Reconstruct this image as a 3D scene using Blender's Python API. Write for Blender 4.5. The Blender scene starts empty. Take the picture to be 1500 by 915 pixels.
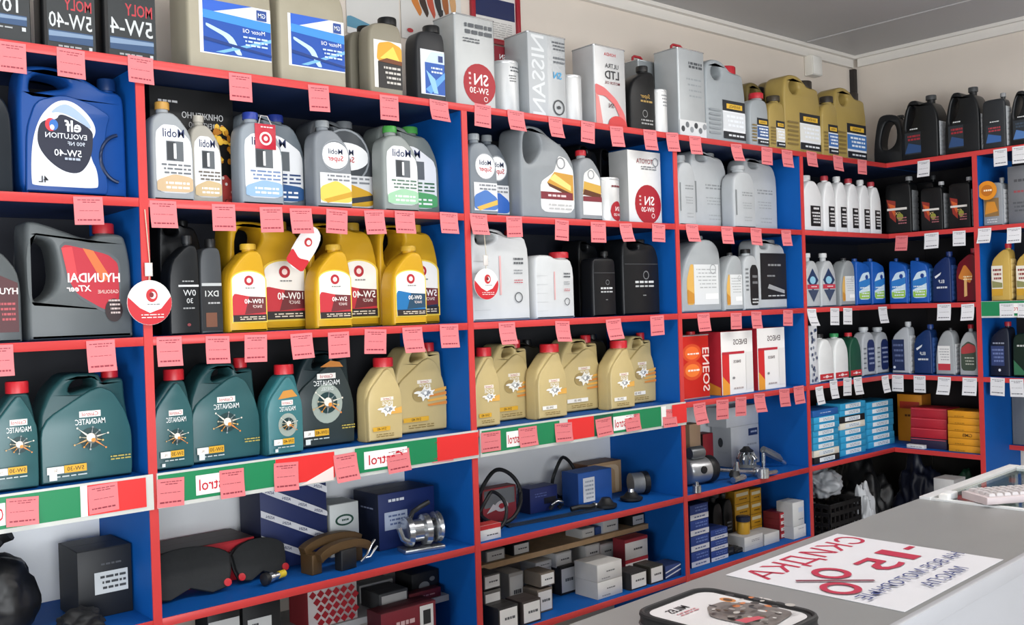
import bpy, bmesh, math, random
import numpy as np
from mathutils import Vector, Matrix, noise
from mathutils.geometry import tessellate_polygon
rnd = random.Random(7)
SC = bpy.context.scene
COL = SC.collection
# ------------------------------------------------------------------ camera
FPX = 1437.4; YAW, PITCH, ROLL = 0.7121, -0.0053, -0.032
CP = np.array([0.0, -2.5474, 1.408])
_f = np.array([math.sin(YAW)*math.cos(PITCH), math.cos(YAW)*math.cos(PITCH), math.sin(PITCH)])
_r = np.array([math.cos(YAW), -math.sin(YAW), 0.0]); _u = np.cross(_r, _f)
CR = math.cos(ROLL)*_r + math.sin(ROLL)*_u
CU = -math.sin(ROLL)*_r + math.cos(ROLL)*_u
CF = _f
cam = bpy.data.cameras.new('camera'); cam.sensor_width = 36; cam.lens = FPX/1500*36
camo = bpy.data.objects.new('camera', cam); COL.objects.link(camo)
camo.matrix_world = Matrix(((CR[0], CU[0], -CF[0], CP[0]), (CR[1], CU[1], -CF[1], CP[1]), (CR[2], CU[2], -CF[2], CP[2]), (0, 0, 0, 1)))
SC.camera = camo
# ------------------------------------------------------------------ world, lights, exposure
W = bpy.data.worlds.new('daylight'); SC.world = W; W.use_nodes = True
W.node_tree.nodes['Background'].inputs[0].default_value = (0.80, 0.90, 1.0, 1)
W.node_tree.nodes['Background'].inputs[1].default_value = 0.16
def area(name, loc, tgt, sx, sy, power, col):
    l = bpy.data.lights.new(name, 'AREA'); l.shape = 'RECTANGLE'; l.size = sx; l.size_y = sy; l.energy = power; l.color = col
    o = bpy.data.objects.new(name, l); COL.objects.link(o); o.location = loc
    o.rotation_euler = (Vector(tgt)-Vector(loc)).to_track_quat('-Z', 'Y').to_euler()
    return o
area('shop_window_light', (0.2, -4.9, 1.05), (2.0, 0, 0.8), 3.8, 1.5, 180, (0.94, 0.97, 1.0))
area('side_fill_light', (-1.9, -1.9, 0.85), (2.6, 0.2, 0.4), 1.5, 1.1, 34, (0.94, 0.97, 1.0))  # fill light added to lift the low shelves, no known window there
for k, (lx, ly, p) in enumerate(((0.9, -1.15, 9), (2.9, -1.15, 10), (4.1, -1.7, 9))):      # unseen hanging tubes shining down; upward lights added to brighten the ceiling
    area('tube_lamp', (lx, ly, 2.60), (lx, ly+.12, 0), 1.5, 0.12, p, (1.0, 0.97, 0.94))
    area('ceiling_fill_light', (lx, ly, 2.61), (lx, ly, 4), 1.5, 0.12, p*1.05, (1.0, 0.97, 0.94))
SC.view_settings.view_transform = 'Standard'; SC.view_settings.look = 'None'
SC.view_settings.exposure = 0.35; SC.view_settings.gamma = 1.0
# ------------------------------------------------------------------ measuring helpers (picture direction -> point on a real plane)
def ray(px, py): return CF + CR*((px-750)/FPX) - CU*((py-457.5)/FPX)
def hitY(px, py, Y):
    d = ray(px, py); return CP + d*((Y-CP[1])/d[1])
def hitX(px, py, X):
    d = ray(px, py); return CP + d*((X-CP[0])/d[0])
def hitZ(px, py, Z):
    d = ray(px, py); return CP + d*((Z-CP[2])/d[2])
def SX(px, Y, Z):
    k = (px-750)/FPX; n = CR-k*CF; return CP[0]-(n[1]*(Y-CP[1])+n[2]*(Z-CP[2]))/n[0]
def SY(px, X, Z):
    k = (px-750)/FPX; n = CR-k*CF; return CP[1]-(n[0]*(X-CP[0])+n[2]*(Z-CP[2]))/n[1]
def SZ(py, X, Y):
    k = (457.5-py)/FPX; n = CU-k*CF; return CP[2]-(n[0]*(X-CP[0])+n[1]*(Y-CP[1]))/n[2]
ROW = {1: 2.0835, 2: 1.7211, 3: 1.3611, 4: 1.0021, 5: 0.6261, 6: 0.3069}
UP = [-0.12, 0.9477, 2.0143, 3.0866, 3.9888]
XC = 4.7642; DEP = 0.40
# ------------------------------------------------------------------ materials
def lin(h):
    h = h.lstrip('#'); h = ''.join(q+q for q in h) if len(h) == 3 else h; c = [int(h[i:i+2], 16)/255 for i in (0, 2, 4)]
    return tuple((x/12.92 if x <= .04045 else ((x+.055)/1.055)**2.4) for x in c)+(1,)
_M = {}
def M(hexc, rough=.42, metal=0.0, var=.10, scale=14, bump=0.0, spec=.5):
    key = (hexc, rough, metal, var, scale, bump, spec)
    if key in _M: return _M[key]
    m = bpy.data.materials.new('surface_'+hexc.strip('#')); m.use_nodes = True
    nt = m.node_tree; b = nt.nodes['Principled BSDF']
    b.inputs['Base Color'].default_value = lin(hexc); b.inputs['Roughness'].default_value = rough; b.inputs['Metallic'].default_value = metal
    b.inputs['Specular IOR Level'].default_value = spec
    if var:
        tc = nt.nodes.new('ShaderNodeTexCoord'); nz = nt.nodes.new('ShaderNodeTexNoise'); nz.inputs['Scale'].default_value = scale; nz.inputs['Detail'].default_value = 4
        nt.links.new(tc.outputs['Object'], nz.inputs['Vector'])
        mx = nt.nodes.new('ShaderNodeMix'); mx.data_type = 'RGBA'; c = lin(hexc)
        mx.inputs[6].default_value = tuple(x*(1-var) for x in c[:3])+(1,); mx.inputs[7].default_value = tuple(min(1, x*(1+var)) for x in c[:3])+(1,)
        nt.links.new(nz.outputs['Fac'], mx.inputs[0]); nt.links.new(mx.outputs[2], b.inputs['Base Color'])
        if bump:
            bp = nt.nodes.new('ShaderNodeBump'); bp.inputs['Strength'].default_value = bump; bp.inputs['Distance'].default_value = .002
            nt.links.new(nz.outputs['Fac'], bp.inputs['Height']); nt.links.new(bp.outputs['Normal'], b.inputs['Normal'])
    _M[key] = m; return m
def P(hexc): return M(hexc, .45, 0, 0)        # flat print
def glass():
    m = bpy.data.materials.new('clear_glass'); m.use_nodes = True; nt = m.node_tree; b = nt.nodes['Principled BSDF']
    b.inputs['Base Color'].default_value = (.80, .90, .88, 1); b.inputs['Roughness'].default_value = .03; b.inputs['Transmission Weight'].default_value = 1; b.inputs['IOR'].default_value = 1.45
    return m
GLASS = glass()
# ------------------------------------------------------------------ mesh builder
class MB:
    def __init__(s): s.v = []; s.f = []; s.m = []; s.sm = []; s.mats = []
    def mi(s, mat):
        if mat not in s.mats: s.mats.append(mat)
        return s.mats.index(mat)
    def add(s, vs, fs, mat, smooth=False):
        b = len(s.v); s.v += [tuple(map(float, q)) for q in vs]; k = s.mi(mat)
        for f in fs: s.f.append(tuple(b+i for i in f)); s.m.append(k); s.sm.append(smooth)
    def box(s, x0, y0, z0, x1, y1, z1, mat):
        s.add([(x0, y0, z0), (x1, y0, z0), (x1, y1, z0), (x0, y1, z0), (x0, y0, z1), (x1, y0, z1), (x1, y1, z1), (x0, y1, z1)],
              [(0, 3, 2, 1), (4, 5, 6, 7), (0, 1, 5, 4), (1, 2, 6, 5), (2, 3, 7, 6), (3, 0, 4, 7)], mat)
    def bbox(s, x0, y0, z0, x1, y1, z1, mat, r=.003):   # box with chamfered vertical and front edges
        prof(s, [(x0, z0), (x1, z0), (x1, z1), (x0, z1)], y0, y1, r, mat, steps=2, backr=r)
    def lathe(s, prof_, mat, c=(0, 0, 0), axis='z', n=20, smooth=True, caps=True):
        vs = []; fs = []; k = len(prof_)
        for i in range(n):
            a = 2*math.pi*i/n
            for r, h in prof_:
                p = (r*math.cos(a), r*math.sin(a), h)
                if axis == 'y': p = (p[0], -h, p[1])
                if axis == 'x': p = (h, p[0], p[1])
                vs.append((p[0]+c[0], p[1]+c[1], p[2]+c[2]))
        for i in range(n):
            j = (i+1) % n
            for q in range(k-1): fs.append((i*k+q, j*k+q, j*k+q+1, i*k+q+1))
        s.add(vs, fs, mat, smooth)
        if caps:
            b = len(s.v)-len(vs)
            for q, rev in ((0, True), (k-1, False)):
                if prof_[q][0] > 1e-6:
                    t = [b+i*k+q for i in range(n)]
                    s.f.append(tuple(t[::-1] if rev else t)); s.m.append(s.mi(mat)); s.sm.append(False)
    def tube(s, pts, r, mat, n=8, closed=False):
        pts = [Vector(p) for p in pts]; N = len(pts); vs = []; fs = []
        up = Vector((0.12, .2, 1)).normalized()
        for i, p in enumerate(pts):
            a = pts[(i-1) % N] if (i > 0 or closed) else p; b = pts[(i+1) % N] if (i < N-1 or closed) else p
            t = (b-a).normalized(); x = t.cross(up)
            if x.length < 1e-3: x = t.cross(Vector((1, 0, 0)))
            x.normalize(); y = x.cross(t)
            rr = r[i] if isinstance(r, (list, tuple)) else r
            for k in range(n):
                an = 2*math.pi*k/n; vs.append(p+x*math.cos(an)*rr+y*math.sin(an)*rr)
        for i in range(N if closed else N-1):
            j = (i+1) % N
            for k in range(n): fs.append((i*n+k, j*n+k, j*n+(k+1) % n, i*n+(k+1) % n))
        if not closed: fs += [tuple(range(n)), tuple(range((N-1)*n, N*n))[::-1]]
        s.add(vs, fs, mat, True)
    def build(s, name, parent=None, loc=None, flip=True):
        me = bpy.data.meshes.new(name); me.from_pydata(s.v, [], s.f)
        for mt in s.mats: me.materials.append(mt)
        me.polygons.foreach_set('material_index', s.m); me.polygons.foreach_set('use_smooth', s.sm)
        if flip:
            bm = bmesh.new(); bm.from_mesh(me); bmesh.ops.recalc_face_normals(bm, faces=bm.faces); bm.to_mesh(me); bm.free()
            me.set_sharp_from_angle(angle=math.radians(42))
        me.update()
        o = bpy.data.objects.new(name, me); COL.objects.link(o)
        if parent: o.parent = parent
        if loc: o.location = loc
        return o
def chaikin(p, n, q=.25):
    p = [tuple(e) for e in p]
    for _ in range(n):
        o = []
        for i in range(len(p)):
            a = p[i]; b = p[(i+1) % len(p)]
            o += [(a[0]*(1-q)+b[0]*q, a[1]*(1-q)+b[1]*q), (a[0]*q+b[0]*(1-q), a[1]*q+b[1]*(1-q))]
        p = o
    return p
def area2(p): return sum(p[i][0]*p[(i+1) % len(p)][1]-p[(i+1) % len(p)][0]*p[i][1] for i in range(len(p)))
def inset(p, d):       # CCW polygon moved inwards by d
    o = []; n = len(p)
    for i in range(n):
        a = p[i-1]; b = p[i]; c = p[(i+1) % n]
        e1 = (b[0]-a[0], b[1]-a[1]); e2 = (c[0]-b[0], c[1]-b[1]); l1 = math.hypot(*e1) or 1; l2 = math.hypot(*e2) or 1
        n1 = (-e1[1]/l1, e1[0]/l1); n2 = (-e2[1]/l2, e2[0]/l2)
        m = (n1[0]+n2[0], n1[1]+n2[1]); q = m[0]**2+m[1]**2
        k = 2/q if q > .5 else 4
        o.append((b[0]+m[0]*k*.5*d*1.0 if q > .5 else b[0]+n1[0]*d, b[1]+m[1]*k*.5*d if q > .5 else b[1]+n1[1]*d))
    return o
def prof(mb, out, y0, y1, r, mat, hole=None, steps=4, backr=0.0, capmat=None):
    """outline in XZ, extruded along Y from y0 (front) to y1, front edge rounded with radius r"""
    loops = [out if area2(out) > 0 else out[::-1]]
    if hole: loops.append(hole if area2(hole) < 0 else hole[::-1])
    prs = [(r*(1-math.sin(a)), y0+r*(1-math.cos(a))) for a in [math.pi/2*i/steps for i in range(steps+1)]]
    bk = [(0, y1)] if not backr else [(backr*(1-math.cos(a)), y1-backr*(1-math.sin(a))) for a in [math.pi/2*i/steps for i in range(steps+1)]]
    rings = prs+bk
    front = []; back = []
    for lp in loops:
        vs = []; n = len(lp); fs = []
        rr = [inset(lp, d) if d > 1e-7 else lp for d, _ in rings]
        for (d, y), q in zip(rings, rr): vs += [(a, y, b) for a, b in q]
        for k in range(len(rings)-1):
            for i in range(n): fs.append((k*n+i, k*n+(i+1) % n, (k+1)*n+(i+1) % n, (k+1)*n+i))
        mb.add(vs, fs, mat, True)
        b0 = len(mb.v)-len(vs)
        front.append([b0+i for i in range(n)]); back.append([b0+(len(rings)-1)*n+i for i in range(n)])
    tot = sum(len(l) for l in loops); want = tot+2*(len(loops)-1)-2; J = random.Random(5); tris = []
    for att in range(40):          # the same triangles serve the front and the back face
        e = 0 if att == 0 else 1e-5*att
        tris = tessellate_polygon([[Vector((a+J.uniform(-e, e), c+J.uniform(-e, e), 0)) for a, c in l] for l in loops])
        if len(tris) == want: break
    for grp, rev in ((front, False), (back, True)):
        idx = [i for g in grp for i in g]; k = mb.mi(capmat or mat)
        for t in tris:
            t = [idx[j] for j in t]
            mb.f.append(tuple(t[::-1] if rev else t)); mb.m.append(k); mb.sm.append(False)
# ------------------------------------------------------------------ lettering (built as flat print, reversed as the photograph shows it)
_T = {}
def glyphs(txt, bold=0):
    k = (txt, bold)
    if k not in _T:
        c = bpy.data.curves.new('lettering', 'FONT'); c.body = txt; c.resolution_u = 2; c.offset = bold
        o = bpy.data.objects.new('lettering', c); me = bpy.data.meshes.new_from_object(o)
        v = np.array([tuple(q.co)[:2] for q in me.vertices]) if len(me.vertices) else np.zeros((1, 2))
        f = [tuple(p.vertices) for p in me.polygons]
        lo = v.min(0); hi = v.max(0)
        _T[k] = ((v-(lo+hi)/2)/0.7, f, (hi[0]-lo[0])/0.7, (hi[1]-lo[1])/.7)
        bpy.data.objects.remove(o); bpy.data.curves.remove(c); bpy.data.meshes.remove(me)
    return _T[k]
class Lab:
    rot = None
    def __init__(s, w, h, R=None): s.w = w; s.h = h; s.R = R; s.k = 0; s.pieces = []
    def put(s, pts, fs, hexc):
        s.k += 1; e = .0004*s.k; vs = []
        for u, v in pts:
            x = (u-.5)*s.w
            if s.R: a = x/s.R; vs.append((math.sin(a)*(s.R+e), -math.cos(a)*(s.R+e), v*s.h))
            else: vs.append((x, -e, v*s.h))
        q = np.array(pts, float); s.pieces.append((vs, fs, P(hexc) if isinstance(hexc, str) else hexc, q.min(0), q.max(0)))
        return s
    def r(s, u0, v0, u1, v1, c):
        n = 12 if s.R else 1; pts = []; fs = []
        for i in range(n+1): u = u0+(u1-u0)*i/n; pts += [(u, v0), (u, v1)]
        for i in range(n): fs.append((2*i, 2*i+2, 2*i+3, 2*i+1))
        return s.put(pts, fs, c)
    def e(s, cu, cv, ru, rv, c, n=24, a0=0, a1=360):
        if s.R:
            pts = []; fs = []; m = 14
            for i in range(m+1):
                t = -1+2*i/m; q = math.sqrt(max(0, 1-t*t)); pts += [(cu+t*ru, cv-q*rv), (cu+t*ru, cv+q*rv)]
            for i in range(m): fs.append((2*i, 2*i+2, 2*i+3, 2*i+1))
            return s.put(pts, fs, c)
        if rv is None: rv = ru*s.w/s.h
        pts = [(cu+ru*math.cos(math.radians(a0+(a1-a0)*i/n)), cv+rv*math.sin(math.radians(a0+(a1-a0)*i/n))) for i in range(n if a1-a0 >= 360 else n+1)]
        return s.p(pts, c)
    def ring(s, cu, cv, ru, c, t=.2, n=24):
        rv = ru*s.w/s.h; pts = []; fs = []
        for i in range(n):
            a = 2*math.pi*i/n; pts += [(cu+ru*math.cos(a), cv+rv*math.sin(a)), (cu+ru*(1-t)*math.cos(a), cv+rv*(1-t)*math.sin(a))]
        for i in range(n): j = (i+1) % n; fs.append((2*i, 2*j, 2*j+1, 2*i+1))
        return s.put(pts, fs, c)
    def p(s, pts, c, sm=None):
        if sm: pts = chaikin(pts, 2)
        elif 4 < len(pts) < 16: pts = chaikin(pts, 2, .13)
        t = tessellate_polygon([[Vector((a, b, 0)) for a, b in pts]])
        return s.put(pts, [tuple(q) for q in t], c)
    def t(s, cu, cv, hh, txt, c, mw=None, rot=0, bold=0.012, ital=0, fw=None):
        v, f, w0, h0 = glyphs(txt, round(bold*.45, 4)); k = hh*s.h
        kx = k if not mw or w0*k <= mw*s.w else mw*s.w/w0
        if fw: kx = fw*s.w/w0
        a = math.radians(rot); pts = []
        for x, y in v:
            X = -(x+ital*y)*kx; Y = y*k
            pts.append((cu+(X*math.cos(a)-Y*math.sin(a))/s.w, cv+(X*math.sin(a)+Y*math.cos(a))/s.h))
        return s.put(pts, f, c)
    def b(s, u0, v0, u1, v1, n, c, fill=.45, seed=1):     # rows of small unreadable print
        R = random.Random(seed); dv = (v1-v0)/n; pts = []; fs = []
        for i in range(n):
            y = v0+dv*(i+.3); u = u1-(R.random()*.25*(u1-u0)); lo = u0+R.random()*.2*(u1-u0)
            u = u1
            while u > lo:
                l = (u1-u0)*(.08+.2*R.random()); a = max(lo, u-l); k = len(pts)
                pts += [(a, y), (u, y), (u, y+dv*fill), (a, y+dv*fill)]; fs.append((k, k+1, k+2, k+3)); u = a-(u1-u0)*.045
        return s.put(pts, fs, c)
    def build(s, parent, y, name='label', loc=None):
        grp = []                                             # print that lies apart becomes a part of its own
        for p in s.pieces:
            hit = [g for g in grp if any((p[3]-.04 < e[4]).all() and (e[3]-.04 < p[4]).all() for e in g)]
            ids = [id(g) for g in hit]; grp = [g for g in grp if id(g) not in ids] + [sum(hit, [])+[p]]
        out = None
        for g in grp:
            mb = MB()
            for vs, fs, mt, _, _ in g: mb.add(vs, fs, mt)
            o = mb.build(name, parent, loc or (0, y, 0), flip=False); out = out or o
            if s.rot: o.rotation_euler = s.rot
        return out
# ------------------------------------------------------------------ things
def tag(o, label, cat, group=None):
    o['label'] = label; o['category'] = cat
    if group: o['group'] = group
    return o
def thing(name, label, cat, loc=(0, 0, 0), rz=0, group=None):
    o = bpy.data.objects.new(name, None); COL.objects.link(o); o.empty_display_size = .05
    o.location = loc; o.rotation_euler = (0, 0, rz); return tag(o, label, cat, group)
class PL: pass
def at(row, xl, xr, yt, Y=.04, d=None, z=None, dz=0):      # stands on a shelf of the long wall, front face in plane Y
    p = PL(); Z = (ROW[row] if z is None else z)+dz+.0006; a = SX(xl, Y, Z); b = SX(xr, Y, Z); top = 9
    p.d = d or max(.05, min(.12, (b-a)*.55))
    if row > 1:                                              # keep clear of the uprights and of the board above
        c = (a+b)/2; i = max(k for k in range(5) if UP[k] < c); a = max(a, UP[i]+.016); b = min(b, UP[i+1]-.016 if i < 4 else XC+DEP-.012)
        top = ROW[row-1]-.022-.005
        if row == 6 and z is None and ((i == 2 and Y+p.d > .186) or (i == 1 and Y+p.d > .146)): top = .466 if i == 2 else .411
    p.w = b-a; p.h = min(SZ(yt, (a+b)/2, Y+.03), top)-Z 
    p.loc = ((a+b)/2, Y+p.d/2, Z); p.rz = 0; return p
def atR(row, xl, xr, yt, D=.04, d=None, z=None, dz=0):     # stands on a shelf of the right wall
    p = PL(); Z = (ROW[row] if z is None else z)+dz+.0006; X = XC+D; a = SY(xl, X, Z); b = SY(xr, X, Z)
    if row > 1 and (a+b)/2 > -.45: b = max(b, -.435)
    if row > 1 and (a+b)/2 < -.45: a = min(a, -.466)
    p.w = a-b; p.h = min(SZ(yt, X+.03, (a+b)/2), ROW[row-1]-.027 if row > 1 else 9)-Z; p.d = d or max(.05, min(.12, p.w*.5)); p.loc = (X+p.d/2, (a+b)/2, Z); p.rz = -math.pi/2; return p
def atZ(Z, xl, xr, yb, yt, d, rz=0):                        # stands on a level Z seen from above
    p = PL(); q = hitZ((xl+xr)/2, yb, Z); Y = q[1]; a = SX(xl, Y, Z); b = SX(xr, Y, Z); p.w = b-a
    p.h = SZ(yt, (a+b)/2, Y)-Z; p.d = d; p.loc = ((a+b)/2, Y+d/2, Z+.0006); p.rz = rz; return p
S3 = lambda *p: list(p)
SHAPES = {
 'slantR': dict(o=[(0,0),(1,0),(1,.66),(.6,.89),(.24,.89),(.05,.82),(0,.7)], n=(.38,.15,.84,.93), c=(.165,.925,1)),
 'mobil4': dict(o=[(0,0),(1,0),(1,.6),(.82,.88),(.52,.9),(.42,.97),(.08,.97),(0,.86)], hole=[(.1,.66),(.2,.66),(.38,.84),(.34,.91),(.12,.91)], n=(.66,.1,.84,.93), c=(.115,.925,1)),
 'slantL': dict(q=.15, o=[(0,0),(1,0),(1,.56),(.92,.76),(.84,.89),(.5,.89),(.40,.86),(0,.63)], n=(.66,.2,.84,.9), c=(.25,.89,1), panel=[(.01,.015),(.99,.015),(1,.55),(.88,.70),(.66,.865),(.54,.865),(0,.585)]),
 'jugL': dict(q=.16, o=[(0,0),(1,0),(1,.42),(.95,.7),(.94,.9),(.78,.9),(.7,.87),(.66,.96),(.3,.97),(.12,.82),(0,.6)], hole=[(.3,.78),(.5,.82),(.62,.84),(.6,.91),(.38,.92)], n=(.85,.08,.8,.92), c=(.095,.9,1), panel=[(.0,.015),(.99,.015),(1,.4),(.93,.6),(.80,.78),(.66,.835),(.52,.80),(0,.55)]),
 'yellow1': dict(o=[(0,0),(1,0),(1,.6),(.88,.92),(.5,.92),(0,.64)], n=(.68,.16,.88,.94), c=(.19,.935,1)),
 'yellow4': dict(o=[(0,0),(1,0),(1,.6),(.93,.83),(.84,.93),(.62,.94),(.44,1.0),(.06,1.0),(.02,.9),(0,.6)], hole=[(.09,.58),(.2,.64),(.42,.8),(.44,.9),(.38,.95),(.1,.95)], n=(.75,.09,.88,.95), c=(.1,.94,1.02)),
 'hole_left': dict(o=[(0,0),(1,0),(1,.6),(.97,.78),(.93,.9),(.68,.9),(.6,.84),(.12,.99),(.02,.99),(0,.9)], hole=[(.05,.36),(.1,.31),(.29,.44),(.27,.74),(.22,.83),(.05,.86)], n=(.8,.09,.84,.93), c=(.105,.91,1)),
 'round_blue': dict(q=.25, o=[(.03,0),(1,0),(1,.7),(.98,.86),(.78,.86),(.72,.9),(.45,1),(.12,1),(.0,.94),(.0,.1)], hole=[(.1,.78),(.2,.8),(.5,.86),(.42,.93),(.14,.94)], n=(.88,.075,.8,.9), c=(.09,.885,.98), panel=[(.04,.03),(.78,.03),(.8,.1),(.76,.3),(.8,.56),(.84,.66),(.66,.74),(.4,.79),(.15,.72),(.06,.5)]),
 'oval_hole': dict(q=.25, o=[(0,0),(1,0),(1,.5),(.97,.64),(.82,.8),(.52,.9),(.38,.99),(.12,1),(.02,.93),(0,.6)], hole=[(.06,.66),(.14,.58),(.26,.62),(.4,.78),(.33,.92),(.16,.95),(.07,.88)], n=(.86,.07,.7,.8), c=(.08,.79,.86)),
 'ring4': dict(q=.25, o=[(0,0),(1,0),(1,.6),(.95,.78),(.93,.88),(.64,.88),(.55,.93),(.4,1),(.16,1),(.02,.92),(0,.7)], hole=[(.14,.83),(.19,.77),(.29,.75),(.38,.79),(.42,.85),(.36,.91),(.26,.935),(.17,.9)], n=(.78,.12,.84,.9), c=(.15,.885,.985)),
 'ring1': dict(o=[(0,0),(1,0),(1,.66),(.9,.86),(.45,.88),(.12,.82),(0,.7)], n=(.7,.2,.84,.92), c=(.25,.9,1)),
 'dome': dict(q=.25, o=[(0,0),(1,0),(1,.72),(.92,.88),(.72,.96),(.42,.93),(.14,.72),(0,.4)], n=(.66,.09,.92,.96), c=(.1,.955,1)),
 'gm5': dict(o=[(0,0),(1,0),(1,.72),(.93,.86),(.84,.93),(.56,.95),(.42,1),(.1,1),(0,.88)], hole=[(.15,.87),(.36,.85),(.46,.89),(.38,.95),(.16,.96)], n=(.72,.1,.9,.95), c=(.12,.94,1)),
 'dexos1': dict(o=[(0,0),(1,0),(1,.78),(.9,.9),(.5,.91),(.14,.88),(0,.76)], n=(.74,.2,.86,.92), c=(.24,.91,1)),
 'white1': dict(o=[(0,0),(1,0),(1,.64),(.68,.9),(.3,.9),(0,.66)], n=(.5,.15,.86,.93), c=(.18,.92,1)),
 'dark4': dict(o=[(0,0),(1,0),(1,.62),(.94,.76),(.82,.88),(.58,.88),(.5,.85),(.44,.94),(.24,.94),(.1,.74),(0,.4)], hole=[(.14,.46),(.26,.5),(.42,.7),(.4,.84),(.26,.86)], n=(.7,.11,.82,.94), c=(.13,.93,1)),
 'open_handle': dict(q=.25, o=[(0,0),(1,0),(1,.55),(.92,.88),(.7,.98),(.3,1),(.14,.9),(0,.4)], hole=[(.2,.36),(.5,.3),(.78,.45),(.76,.8),(.4,.88)], n=(.8,.1,.8,.93), c=(.12,.92,.97)),
 'tall1': dict(o=[(0,0),(1,0),(1,.72),(.76,.9),(.28,.9),(0,.76)], n=(.52,.18,.86,.94), c=(.2,.93,1)),
 'blue1': dict(o=[(0,0),(1,0),(1,.82),(.5,.92),(.05,.95),(0,.9)], n=(.24,.09,.9,.95), c=(.1,.94,1)),
 'square1': dict(o=[(0,0),(1,0),(1,.82),(.9,.9),(.1,.9),(0,.82)], n=(.8,.1,.88,.94), c=(.12,.93,1)),
 'peakR': dict(o=[(0,0),(1,0),(1,.8),(.92,.9),(.62,.9),(0,.7)], n=(.78,.14,.86,.93), c=(.16,.92,1)),
 'narrow': dict(o=[(0,0),(1,0),(1,.62),(.72,.86),(.34,.86),(0,.62)], n=(.5,.12,.8,.93), c=(.15,.92,1)),
 'white4': dict(o=[(0,0),(1,0),(1,.93),(.62,.91),(.5,.99),(.1,1),(0,.9)], hole=[(.08,.82),(.3,.82),(.46,.88),(.4,.94),(.1,.95)], n=(.86,.06,.9,.95), c=(.075,.945,1)),
 'white1L': dict(o=[(0,0),(1,0),(1,.9),(.55,.89),(.4,.95),(.1,.95),(0,.88)], n=(.8,.15,.86,.92), c=(.19,.91,1)),
}
def bottle(name, label, pl, shape, body, cap, design=None, rough=.36, metal=0.0, group=None, cat='bottle', r=None, panelcol=None, rz=0, side=None):
    S = SHAPES[shape]; w, h, d = pl.w, pl.h, pl.d
    t = thing(name, label, cat, pl.loc, pl.rz+math.radians(rz), group)
    r = r or min(.016, d*.22, w*.12)
    bm = M(body, rough, metal, spec=.3)
    def sc(pts): return [((x-.5)*w, z*h) for x, z in pts]
    def smooth(pts): # keep base corners tight
        return chaikin(pts, 2)
    o = [(.0, .0), (.0, .0)]+S['o'][0:1]+[S['o'][1], S['o'][1]]+S['o'][2:]
    o = S['o']; o2 = [(o[0][0], .05), (o[0][0], 0), (o[0][0]+.05, 0), (o[1][0]-.05, 0), (o[1][0], 0), (o[1][0], .05)]+o[2:]
    out = chaikin(sc(o2), 2, S.get('q', .2)); hole = chaikin(sc(S['hole']), 2) if 'hole' in S else None
    mb = MB(); front = -d/2
    pan = S.get('panel'); y0 = front+(.010 if pan else 0)
    prof(mb, out, y0, d/2, r, bm, hole, backr=r)
    nx, nr, z0, z1 = S['n']; R = min(nr*w, d*.42); cx = (nx-.5)*w
    mb.lathe([(R*.92, z0*h), (R*.92, z1*h)], bm, c=(cx, 0, 0), n=18)
    mb.build('body', t)
    cr, c0, c1 = S['c']; R2 = min(cr*w, d*.47)
    cb = MB(); n = 36; vs = []
    cm = M(cap, .4)
    pr = [(R2, c0*h), (R2, c1*h-.003), (R2*.92, c1*h), (0, c1*h)]
    fs = []
    for i in range(n):
        a = 2*math.pi*i/n; k = 1.0 if i % 2 else .955
        for q, (rr, zz) in enumerate(pr): vs.append((cx+rr*(k if q < 2 else 1)*math.cos(a), rr*(k if q < 2 else 1)*math.sin(a), zz))
    for i in range(n):
        j = (i+1) % n
        for q in range(3): fs.append((i*4+q, j*4+q, j*4+q+1, i*4+q+1))
    fs.append(tuple(i*4 for i in range(n))[::-1])
    cb.add(vs, fs, cm, False); cb.build('cap', t)
    if pan:
        pb = MB(); pp = [(pan[0][0], .05)]+[(pan[0][0]+.0, pan[0][1]), (pan[0][0]+.05, pan[0][1]), (pan[1][0]-.05, pan[1][1])]+pan[1:]
        prof(pb, chaikin(sc(pp), 2, .16), front, front+.03, .007, M(panelcol or body, rough, metal)); pb.build('front_panel', t)
    if side:
        sb = MB(); hi = S['o'][2][1]*.92; n = 7; zz = [h*(.04+(hi-.04)*i/n) for i in range(n+1)]; pts = [(w*.5-.0005, zz[0])]
        for i in range(n): pts += [(w*.5+.001, zz[i]+.0005), (w*.5+.0045, zz[i]+.2*(zz[i+1]-zz[i])), (w*.5+.0045, zz[i]+.8*(zz[i+1]-zz[i])), (w*.5+.001, zz[i+1]-.0005)]
        pts += [(w*.5-.0005, zz[-1])]; prof(sb, pts, -d*.36, d*.36, .0002, M(side, .35, 0), steps=1); sb.build('side_band', t)
    if design:
        L = Lab(w, h); design(L); L.build(t, front-.0003)
    return t
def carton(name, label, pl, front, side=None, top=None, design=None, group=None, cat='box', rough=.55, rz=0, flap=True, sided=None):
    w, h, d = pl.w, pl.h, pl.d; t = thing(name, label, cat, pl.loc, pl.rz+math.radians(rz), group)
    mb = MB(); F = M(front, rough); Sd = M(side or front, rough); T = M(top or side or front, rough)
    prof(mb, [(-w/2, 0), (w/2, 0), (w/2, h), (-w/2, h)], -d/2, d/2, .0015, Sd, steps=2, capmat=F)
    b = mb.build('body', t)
    if top and T is not Sd or flap:
        fb = MB(); fb.box(-w/2+.0025, -d/2+.0025, h, w/2-.0025, -.0006, h+.0008, T); fb.box(-w/2+.0025, .0006, h, w/2-.0025, d/2-.0025, h+.0008, T); fb.build('lid_flap', t)
    if design:
        L = Lab(w, h); design(L); L.build(t, -d/2-.0003)
    if sided:   # print on the side that faces left
        L = Lab(d, h); L.rot = (0, 0, -math.pi/2); sided(L); L.build(t, 0, 'side_label', (-w/2-.0003, 0, 0))
    return t
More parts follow.
